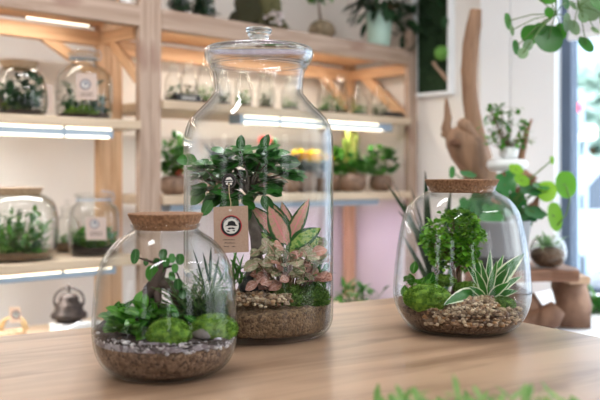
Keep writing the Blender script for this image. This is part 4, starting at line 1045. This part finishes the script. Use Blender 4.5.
# long dark strap leaves behind the right jar
c = W(436, 320, 2.35)
t = thing('potted_dracaena', 'plant with long dark strap leaves rising behind the left side of the right jar', 'potted plant', (c.x, c.y, 0))
obj('pot', MB().lathe([(.001, 0), (.07, 0), (.1, .45), (.11, .5), (.1, .5), (.09, .45), (.001, .45)], 28), M['potgr'], t, world=False)
m = MB()
for (x2, y2) in ((391, 182), (400, 205), (398, 240), (395, 222), (408, 190), (425, 175), (402, 258), (412, 218), (452, 190), (470, 215), (416, 235), (385, 188)):
    a = Vector((c.x, c.y, .72)) + Vector((U(-.02, .02), 0, U(-.1, .08))); b = W(x2, y2, 2.3 + U(-.1, .1)); m.leaf(a, b - a + Vector((0, 0, .1)), (b - a).length * 1.03, .022, .35, n=8)
obj('leaves', m, M['l_drk'], t)
obj('stem', MB().tube([(c.x, c.y, .42), (c.x, c.y, .8)], .008, 8), M['stembr'], t)

# ------------------------------------------------------------------ right corner: bench, driftwood, plants
bz = .555
t = thing('log_bench', 'rustic bench of a wooden slab on chunky logs by the window', 'bench', tuple(W(540, 326, 2.6)))
yb = 2.62
sl = MB(); A = W(470, 268, yb); B = W(576, 268, yb); A.z = B.z = .715
Lb = (B - A).length
o_ = obj('slab', MB().blob((0, 0, 0), Lb / 2 * 1.0, .13, .018, .1, 3, 40, 8), M['slab'], t, world=False) if False else None
pts = [Vector((x, y_)) for x, y_ in ((470, -.12), (500, -.13), (540, -.12), (566, -.13), (572, -.06), (570, .04), (574, .12), (530, .13), (490, .12), (470, .13), (466, .02))]
pp = [Vector(((x - 300) / F * yb, yb + y_, .712)) for x, y_ in pts]
obj('slab', MB().poly(pp, (0, 0, .036)), M['slab'], t, bevel=.006)
pp = [Vector(((x - 300) / F * yb, yb + y_, .700)) for x, y_ in ((560, -.09), (583, -.07), (584, .08), (558, .10))]
obj('slab', MB().poly(pp, (0, 0, .022)), plain('pale_slab', (190, 158, 128), .7), t, bevel=.004)
def log(pts, rad, mat='log', name='log'): return obj(name, MB().tube(pts, rad, 14, bumpy=.35), M[mat], t)
def bp(px, z, dy=0): return Vector(((px - 300) / F * (yb + dy), yb + dy, z))
log([bp(570, .56, .02), bp(571, .62, .02), bp(569, .68, .02), bp(570, .712, .02)], [.062, .056, .052, .055])
log([bp(540, .58, -.05), bp(550, .60, -.06), bp(558, .625, -.06)], [.035, .042, .03])
log([bp(505, .66, 0), bp(525, .62, -.01), bp(540, .58, -.02), bp(548, .573, -.02)], [.045, .05, .035, .018])
log([bp(512, .575, -.03), bp(535, .59, -.04), bp(545, .60, -.05)], [.03, .032, .03])
log([bp(480, .56, .03), bp(484, .64, .02), bp(482, .712, 0)], [.05, .045, .05])
# driftwood trunk
yd = 2.85
def dd(px, py, dy=0): return W(px, py, yd + dy)
t = thing('driftwood', 'tall driftwood trunk with a straight upright branch behind the right jar', 'driftwood', tuple(dd(485, 255)))
m = MB().tube([dd(503, 318), dd(501, 290), dd(497, 258), dd(494, 240), dd(490, 215), dd(487, 196), dd(482, 180), dd(475, 163), dd(466, 148), dd(458, 137), dd(452, 130)], [.06, .055, .05, .05, .048, .048, .052, .058, .06, .048, .028], 18, bumpy=.4)
m.tube([dd(460, 143), dd(451, 136), dd(446, 128), dd(448, 118), dd(447, 106), dd(446.5, 98)], [.035, .026, .018, .014, .009, .004], 12, bumpy=.3)
m.tube([dd(455, 134), dd(447, 135), dd(441, 134)], [.025, .016, .006], 10, bumpy=.3)
m.tube([dd(478, 160, .02), dd(471, 140, .0), dd(464, 126, -.01), dd(460, 121, -.02)], [.04, .026, .024, .014], 12, bumpy=.5)
obj('trunk', m, M['drift'], t)
m = MB().tube([dd(481, 160, .06), dd(474, 130, .06), dd(470, 100, .06), dd(469, 70, .05), dd(470.5, 45, .05), dd(474, 25, .05), dd(476, 10, .05)], [.034, .032, .028, .027, .027, .026, .022], 14, bumpy=.35)
obj('upright_branch', m, M['drift'], t)
obj('hollow', MB().blob(dd(455, 143, -.05), .02, .01, .012, .4), M['drift2'], t, 'darker hollow in the trunk')
# driftwood loops carrying the white dish
t = thing('driftwood', 'knotted dark driftwood with an upright twig under the white dish', 'driftwood', tuple(W(512, 270, 2.7)))
yk = 2.72
def dk(px, py, dy=0): return W(px, py, yk + dy)
m = MB().tube([dk(512, 262), dk(516, 240), dk(509, 220), dk(512, 200), dk(524, 188), dk(534, 178), dk(524, 173), dk(508, 175), dk(498, 180)], [.022, .024, .022, .018, .016, .014, .016, .02, .012], 12, bumpy=.4)
m.tube([dk(530, 182), dk(540, 190), dk(536, 204), dk(524, 212), dk(512, 222)], [.014, .012, .013, .015, .016], 10, bumpy=.4)
m.tube([dk(518, 176), dk(521, 158, .02), dk(525, 140, .03), dk(528, 128, .04), dk(532, 119, .04)], [.014, .012, .01, .007, .003], 10, bumpy=.3)
m.tube([dk(526, 136, .03), dk(524, 124, .03)], [.006, .003], 8)
obj('branches', m, M['drift2'], t)
m = MB()
for _ in range(6): m.leaf(dk(523, 124, .03), (U(-1, 1), U(-1, 0), U(0, 1)), .022, .012, .3)
obj('leaf_tuft', m, M['l_brt'], t)
dc = dk(507, 171, -.02); k = dc.y / F
t = thing('dish', 'round milky white dish balanced on the dark driftwood', 'dish', tuple(dc))
obj('dish', MB().lathe(smoothprof([(.001, 0), (14 * k, 0), (19 * k, 3 * k), (20 * k, 7 * k), (18 * k, 10.5 * k), (13 * k, 12 * k), (.001, 12 * k)], 3), 40), M['frost'], t, world=False)
bc = dc + Vector((1.5 * k, 0, 12 * k))
t = thing('potted_bonsai', 'small leafy bonsai in a white round pot standing on the white dish', 'potted plant', tuple(bc))
obj('pot', MB().lathe(smoothprof([(.001, 0), (6 * k, 0), (9 * k, 3 * k), (9.5 * k, 7 * k), (8 * k, 11 * k), (6.5 * k, 12 * k), (6 * k, 11 * k), (.001, 10.5 * k)], 2), 28), M['frost'], t, world=False)
m, ms = MB(), MB()
for i in range(58):
    x, z_ = U(-24, 19), U(12, 52)
    if z_ > 36 and R() < .55: x = U(-22, -2)
    e = bc + Vector((x * k, U(-.04, .04), z_ * k)); ms.tube([bc + Vector((0, 0, 11 * k)), bc.lerp(e, .5) + Vector((0, 0, .01)), e], .0015, 4) if i % 2 == 0 else 0
    for _ in range(3): m.leaf(e, (U(-1, 1), U(-1, .4), U(-.6, .7)), U(6, 9) * k, 5 * k, .4, n=4)
obj('stems', ms, M['stembr'], t); obj('foliage', m, M['l_brt'], t)
# grey planter with monstera
pc = Vector(((500 - 300) / F * 2.55, 2.55, .748)); k = 2.55 / F
t = thing('potted_monstera', 'climbing plant with large bright leaves in a grey pot on the log bench', 'potted plant', tuple(pc))
pt_ = obj('pot', MB().lathe([(.001, 0), (24 * k, 0), (25 * k, 3 * k), (30 * k, 46 * k), (31 * k, 48 * k), (28 * k, 48 * k), (27 * k, 42 * k), (.001, 42 * k)], 36), M['potgr'], t, world=False)
obj('pot_base', MB().lathe([(24.3 * k, 0), (27 * k, 0), (27.5 * k, 12 * k), (26 * k, 13 * k)], 36), M['rock'], pt_, 'dark base band of the pot', world=False)
m, ml, ms = MB(), MB(), MB()
yl = 2.5
top = pc + Vector((0, 0, 44 * k))
def mleaf(mm, px, py, r_, nrm, dy=0, lob=0, asp=.85):
    e = W(px, py, yl + dy); mm.roundleaf(e, nrm, r_ * 1.12 / F * yl, lobes=lob, asp=asp)
    ms.tube([top, top.lerp(e, .5) + Vector((0, 0, .03)), e], [.003, .0025, .002], 6)
mleaf(ml, 566, 184, 13, (.3, -1, .1)); mleaf(ml, 547, 191, 10, (-.3, -1, .2), -.02); mleaf(ml, 555, 216, 14, (.3, -1, .2), 0, 0, .55)
mleaf(m, 535, 212, 12, (.1, -.6, 1), 0, .3); mleaf(m, 521, 214, 9, (.1, -.6, 1), .02, .3); mleaf(m, 528, 216, 10, (0, -1, .5), .03, .6)
mleaf(m, 505, 184, 12, (-.1, -1, .3), 0, .8); mleaf(m, 498, 190, 10, (-.3, -1, .3), .03, .8); mleaf(m, 512, 178, 9, (.2, -1, .3), .05, .6)
mleaf(ml, 516, 169, 8, (.1, -.8, .9), 0, .2); mleaf(m, 530, 190, 12, (.1, -.5, 1), -.02, .5); mleaf(m, 541, 186, 9, (.1, -.4, 1), -.02, .2)
mleaf(m, 468, 174, 9, (.1, -.4, 1), .0, .2); mleaf(m, 452, 172, 6, (-.6, -1, .2), 0, 0, .5); mleaf(m, 482, 204, 14, (-.1, -1, .3), .02, .7); mleaf(m, 468, 208, 12, (-.1, -1, .3), .02, .6)
mleaf(ml, 552, 160, 4, (0, -1, .2), 0, 0, .5); mleaf(m, 518, 200, 10, (0, -1, .4), .03, .6); mleaf(m, 492, 215, 13, (0, -1, .4), .0, .7)
mleaf(ml, 522, 180, 8, (.1, -.7, .7), -.03); mleaf(m, 508, 206, 10, (0, -1, .4), .01, .6)
ms.tube([W(555, 228, yl), W(566, 215, yl), W(570, 200, yl), W(566, 186, yl)], .0025, 6)
obj('stems', ms, M['stem'], t); obj('dark_leaves', m, leafm('monstera_leaf', (70, 140, 70), (34, 96, 50), .3), t); obj('pale_leaves', ml, M['l_lime'], t, 'yellow green leaves with backlight put into their colour')
# glass globe with tillandsia
gc = Vector(((548 - 300) / F * 2.56, 2.56, .7485)); k = 2.56 / F
t = thing('glass_globe', 'round glass globe with an opening at the front on the log bench', 'jar', tuple(gc))
pr = [(.001, 0), (7 * k, 0), (13 * k, 3 * k), (17.5 * k, 10 * k), (18 * k, 18 * k), (15.5 * k, 26 * k), (11 * k, 31 * k), (10 * k, 32.5 * k)]
cl, gin = shell(smoothprof(pr, 3), .002, .004)
obj('glass_body', MB().lathe(cl, 48), M['farglass'], t, world=False)
single('soil_layer', shift(fill(gin, .005, .046, .02, .004, 32), gc), M['barkmix'], 'brown bark inside the glass globe on the log bench', 'soil', tuple(gc), kind='stuff')
m = MB()
for _ in range(46): m.leaf(gc + Vector((U(-6, 6) * k, U(-.01, .01), 21 * k)), (U(-1, 1), U(-1, 1), U(.1, 1)), U(10, 26) * k, 3.0 * k, .6, n=5)
single('air_plant', m, leafm('airplant_leaf', (170, 206, 150), (120, 172, 104), .5), 'pale green air plant growing out of the glass globe', 'plant', tuple(gc + Vector((0, 0, 21 * k))))
dz = Vector(((550 - 300) / F * 2.56, 2.56, .7475))
# plant behind the bench near window
c = Vector((W(592, 300, 2.9).x, 2.9, .555))
m = MB()
for _ in range(50): m.leaf(c + Vector((U(-.03, .03), U(-.03, .03), 0)), (U(-1, 1), U(-1, 1), U(.3, 1.6)), U(.06, .12), .02, .8)
single('fern', m, M['l_mid'], 'small green plant on the white platform behind the log bench', 'plant', tuple(c))

# ------------------------------------------------------------------ hanging plant, top right
yh = 2.15
def hp(px, py, dy=0): return W(px, py, yh + dy)
hc_ = hp(585, -60)
t = thing('hanging_plant', 'hanging plant with round green leaves at the top right corner', 'hanging plant', tuple(hc_))
obj('pot', MB().lathe([(.001, 0), (.05, 0), (.075, .1), (.08, .11), (.07, .11), (.065, .09), (.001, .09)], 32), M['porc'], t, world=False)
m = MB()
for a in range(3): m.tube([hc_ + Vector((.075 * math.cos(a * 2.1), .075 * math.sin(a * 2.1), .105)), hc_ + Vector((0, 0, .5)), Vector((hc_.x, hc_.y, H))], .002, 5)
obj('cord', m, M['cord'], t)
m1, m2, ms = MB(), MB(), MB()
rim = hc_ + Vector((0, 0, .1))
lv_ = [(549, 38, 13.5, (.1, -1, .35), 0), (531, 34, 9.5, (-.3, -1, .2), 0), (561, 31, 8, (.5, -1, .1), 0), (574, 27, 8, (.5, -.8, .5), 2), (590, 8, 12, (.2, -1, .1), 2), (586, 44, 9, (.8, -1, 1.0), 0), (516, 47, 7, (1.6, -1, .2), 0), (523, 53, 6, (-.6, -1, .9), 2), (508, 21, 8, (1.8, -1, .3), 0), (512, 30, 5, (1.8, -1, .3), 2), (549, 12, 5, (-.3, -1, .4), 0), (547, -3, 9, (0, -.7, .8), 0), (566, 3, 6, (1, -1, .2), 0), (573, 5, 5, (1, -1, 1), 2), (583, 17, 6, (.2, -1, .8), 2), (567, 22, 9, (2, -1, -.2), 2), (528, 45, 6, (-.8, -.7, .5), 2), (595, 30, 5, (.3, -.6, 1), 2), (541, 28, 7, (-.2, -.8, .8), 0), (602, -2, 12, (.1, -1, .3), 0), (523, -10, 9, (.1, -.8, .6), 0), (610, 20, 10, (.1, -1, .3), 0)]
for (x, y, r_, n_, kd) in lv_:
    e = hp(x, y, U(-.05, .05)); (m1 if kd == 0 else m2).roundleaf(e, (n_[0] * .6, n_[1], n_[2] * .6), r_ * 1.15 / F * yh, asp=.95 if r_ > 8 else .8)
    rr = rim + Vector((-.02, 0, 0)); j_ = hp(556, 14) if x < 570 else hp(578, 6); ms.tube([j_, j_.lerp(e, .5) + Vector((0, 0, .008)), e], .0014, 5)
for j_ in (hp(556, 14), hp(578, 6)): ms.tube([rim + Vector((-.05, 0, 0)), rim + Vector((-.09, 0, .0)), j_ + Vector((0, 0, .05)), j_], .002, 5)
obj('stems', ms, M['stem'], t); obj('leaves', m1, leafm('hoya_leaf', (66, 140, 34), (28, 88, 26), .3, trans=.3), t); obj('pale_leaves', m2, M['l_pale'], t, 'paler grey green leaves')

# ------------------------------------------------------------------ blurred plant in the foreground
c = Vector((.165, .74, .75))
t = thing('potted_fern', 'low potted plant with fine bright green leaves at the front edge of the table', 'potted plant', tuple(c))
obj('pot', MB().lathe([(.001, 0), (.04, 0), (.055, .05), (.058, .055), (.05, .055), (.045, .045), (.001, .045)], 28), M['potbr'], t, world=False)
m = MB()
for i in range(420):
    a = U(0, 2 * PI); rr = .112 * math.sqrt(R()); p = c + Vector((rr * math.cos(a), rr * math.sin(a) * .8, .05 + U(0, .030) * (1 - (rr / .125) ** 2) + .008 * math.cos(a * 2)))
    m.leaf(p, (U(-1, 1), U(-1, 1), U(0, 1)), U(.014, .026), .007, .5, n=3)
obj('foliage', m, leafm('fresh_leaf', (150, 184, 112), (106, 152, 76), .5, trans=.4), t)

# ------------------------------------------------------------------ the street outside
GZ = -.25
gp = MB().box((S_R + .15, -9, GZ - .1), (S_R + 26, 24, GZ), RM)
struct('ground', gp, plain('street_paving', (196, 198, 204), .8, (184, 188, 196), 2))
fac = thing('street_building', 'pale street building across the road outside the window', 'building', tuple(S(20, 8, GZ)))
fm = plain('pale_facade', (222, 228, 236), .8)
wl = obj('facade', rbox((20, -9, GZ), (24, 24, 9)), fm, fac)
for z in (.6, 3.6, 6.4):
    for i in range(10):
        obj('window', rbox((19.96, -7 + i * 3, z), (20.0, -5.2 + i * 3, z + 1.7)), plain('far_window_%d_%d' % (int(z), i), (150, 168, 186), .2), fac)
def stree(s, d, h, lb):
    c = S(s, d, GZ); t = thing('street_tree', lb, 'tree', tuple(c))
    obj('trunk', MB().tube([c, c + Vector((.05, 0, h * .3)), c + Vector((0, 0, h * .6))], [.14, .11, .07], 10), M['stembr'], t)
    m = MB()
    for _ in range(900):
        a = U(0, 2 * PI); z = U(-1, 1); q = math.sqrt(1 - z * z) * U(.6, 1); p = c + Vector((q * math.cos(a) * h * .32, q * math.sin(a) * h * .32, h * (.62 + z * .34)))
        m.leaf(p, (U(-1, 1), U(-1, 1), U(-1, 1)), .34, .24, .3, n=2)
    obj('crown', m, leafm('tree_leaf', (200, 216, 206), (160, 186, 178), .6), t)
def spx(px, y): return Vector(((px - 300) / F * y, y, 0))
def car(px, y, colr, lb, rz):
    c = spx(px, y); c.z = GZ; t = thing('car', lb, 'car', tuple(c), rz)
    prof = [(-2.1, .35), (-2.15, .75), (-1.5, .95), (-.9, 1.42), (.7, 1.45), (1.35, .98), (2.05, .85), (2.15, .4)]
    obj('body', MB().poly([Vector((x, -.85, z)) for x, z in prof], (0, 1.7, 0)), plain('car_paint_' + lb[:5], colr, .3), t, world=False, bevel=.06)
    obj('windows', MB().poly([Vector((x, -.87, z)) for x, z in ((-1.25, .97), (-.8, 1.34), (.62, 1.36), (1.1, .98))], (0, 1.74, 0)), plain('car_glass', (70, 84, 100), .1), t, world=False)
    for x in (-1.35, 1.35):
        for yy in (-.88, .68): obj('wheel', MB().tube([(x, yy, .33), (x, yy + .2, .33)], .33, 20), M['rock'], t, world=False)
    obj('headlights', MB().blob((2.08, -.6, .68), .08, .14, .1).blob((2.08, .6, .68), .08, .14, .1), emit('headlight', (255, 244, 220), 6), t, 'lit headlights', world=False)
tr0 = spx(592, 12)
def todl(p): q = p - O; return q.dot(u), q.dot(v)
for px, y, h, lb in ((590, 11.3, 2.8, 'bluish street tree outside the window, nearest the window frame'), (612, 21, 3.6, 'larger street tree farther along the pavement')):
    s_, d_ = todl(spx(px, y)); stree(s_, d_, h, lb)
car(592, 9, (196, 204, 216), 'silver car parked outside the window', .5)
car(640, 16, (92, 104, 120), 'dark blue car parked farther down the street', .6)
lp = spx(576, 6.5); lp.z = GZ
t = thing('traffic_light', 'red pedestrian light on a post outside the window', 'traffic light', tuple(lp))
zc = CZ + (HY - 108) / F * 6.5
obj('post', MB().tube([lp, Vector((lp.x, lp.y, zc + .15))], .03, 10), M['alu'], t)
obj('housing', MB().box((lp.x - .06, lp.y - .04, zc - .18), (lp.x + .06, lp.y + .06, zc + .1)), M['alu'], t, bevel=.01)
obj('red_lamp', MB().blob((lp.x, lp.y - .05, zc), .035, .02, .035), emit('red_signal', (240, 60, 80), 3), t, 'lit red lamp')
sp0 = W(586, 133, 7.5)
t = thing('shop_sign', 'warm lit round-ended sign across the pavement outside', 'sign', (sp0.x, sp0.y, GZ))
obj('sign_box', MB().box((sp0.x - .07, sp0.y - .05, sp0.z - .06), (sp0.x + .09, sp0.y + .05, sp0.z + .07)), emit('sign_light', (255, 226, 186), 1.3), t, bevel=.03)
obj('post', MB().tube([(sp0.x, sp0.y, GZ), (sp0.x, sp0.y, sp0.z - .05)], .02, 8), M['alu'], t)

# ------------------------------------------------------------------ light
wd = bpy.data.worlds.new('sky'); bpy.context.scene.world = wd; wd.use_nodes = True
nt = wd.node_tree; bg = nt.nodes['Background']
tc = N(nt, 'ShaderNodeTexCoord'); sp = N(nt, 'ShaderNodeSeparateXYZ'); nt.links.new(tc.outputs['Generated'], sp.inputs[0])
r = ramp(nt, sp.outputs[2], [(0, (.55, .55, .56, 1)), (.08, (.9, .93, .97, 1)), (1, (.82, .9, 1, 1))])
nt.links.new(r.outputs[0], bg.inputs[0]); bg.inputs[1].default_value = 6.0
def area(name, loc, size, size_y, power, c, rot):
    l = bpy.data.lights.new(name, 'AREA'); l.shape = 'RECTANGLE'; l.size = size; l.size_y = size_y; l.energy = power; l.color = c
    o = bpy.data.objects.new(name, l); C.objects.link(o); o.location = loc; o.rotation_euler = rot; return o
area('shelf_light', S(-.65, .16, 1.59), .9, .03, 3.2, (1, .91, .80), (0, 0, ANG))
area('shelf_light', S(.75, .2, 1.59), 1.2, .03, 4.5, (1, .91, .80), (0, 0, ANG))
area('shelf_light', S(-.65, .10, 1.155), .9, .03, 4.2, (1, .985, .96), (0, 0, ANG))
area('shelf_light', S(.75, .10, 1.235), 1.1, .03, 4.5, (1, .985, .96), (0, 0, ANG))
area('shelf_light', S(-.65, .10, .685), .9, .03, 3.4, (1, .985, .96), (0, 0, ANG))
area('grow_light', S(1.1, .2, .915), .5, .05, 2.4, (.78, .62, 1), (0, 0, ANG))
def lamp(s_, d_, lb, p):  # ceiling fixtures out of view, added for fill and highlights on the jars
    c = S(s_, d_, H); t = thing('added_ceiling_fill', lb, 'added fill lamp', tuple(c), ANG)
    obj('housing', MB().box((-.7, -.08, -.06), (.7, .08, 0)), M['white'], t, world=False, bevel=.004)
    obj('diffuser', MB().box((-.68, -.065, -.068), (.68, .065, -.06)), emit('fill_glow', (255, 250, 246), 3), t, world=False)
    area('added_fill_light', S(s_, d_, H - .08), 1.36, .12, p, (.97, .98, 1), (0, 0, ANG))
lamp(-.6, -.9, 'added unseen fill light above the shelves and the table', 26)
lamp(.2, -3.4, 'added unseen fill light behind the camera, by the windows', 22)
lamp(-2.4, -2.6, 'added unseen fill light at the left of the room', 24)
cam = bpy.data.cameras.new('camera'); co = bpy.data.objects.new('camera', cam); C.objects.link(co)
co.location = (0, 0, CZ); co.rotation_euler = (PI / 2, 0, 0)
cam.sensor_width = 36; cam.lens = F * 36 / 600; cam.shift_y = -(200 - HY) / 600
cam.dof.use_dof = True; cam.dof.focus_distance = 1.38; cam.dof.aperture_fstop = 4.0
sc = bpy.context.scene; sc.camera = co
sc.view_settings.view_transform = 'Standard'; sc.view_settings.look = 'None'; sc.view_settings.gamma = 1
sc.view_settings.use_curve_mapping = False; sc.view_settings.exposure = 0.08
sc.cycles.transparent_max_bounces = 48; sc.cycles.max_bounces = 14; sc.cycles.transmission_bounces = 12; sc.cycles.glossy_bounces = 5
sc.cycles.use_denoising = True; sc.cycles.sample_clamp_indirect = 6
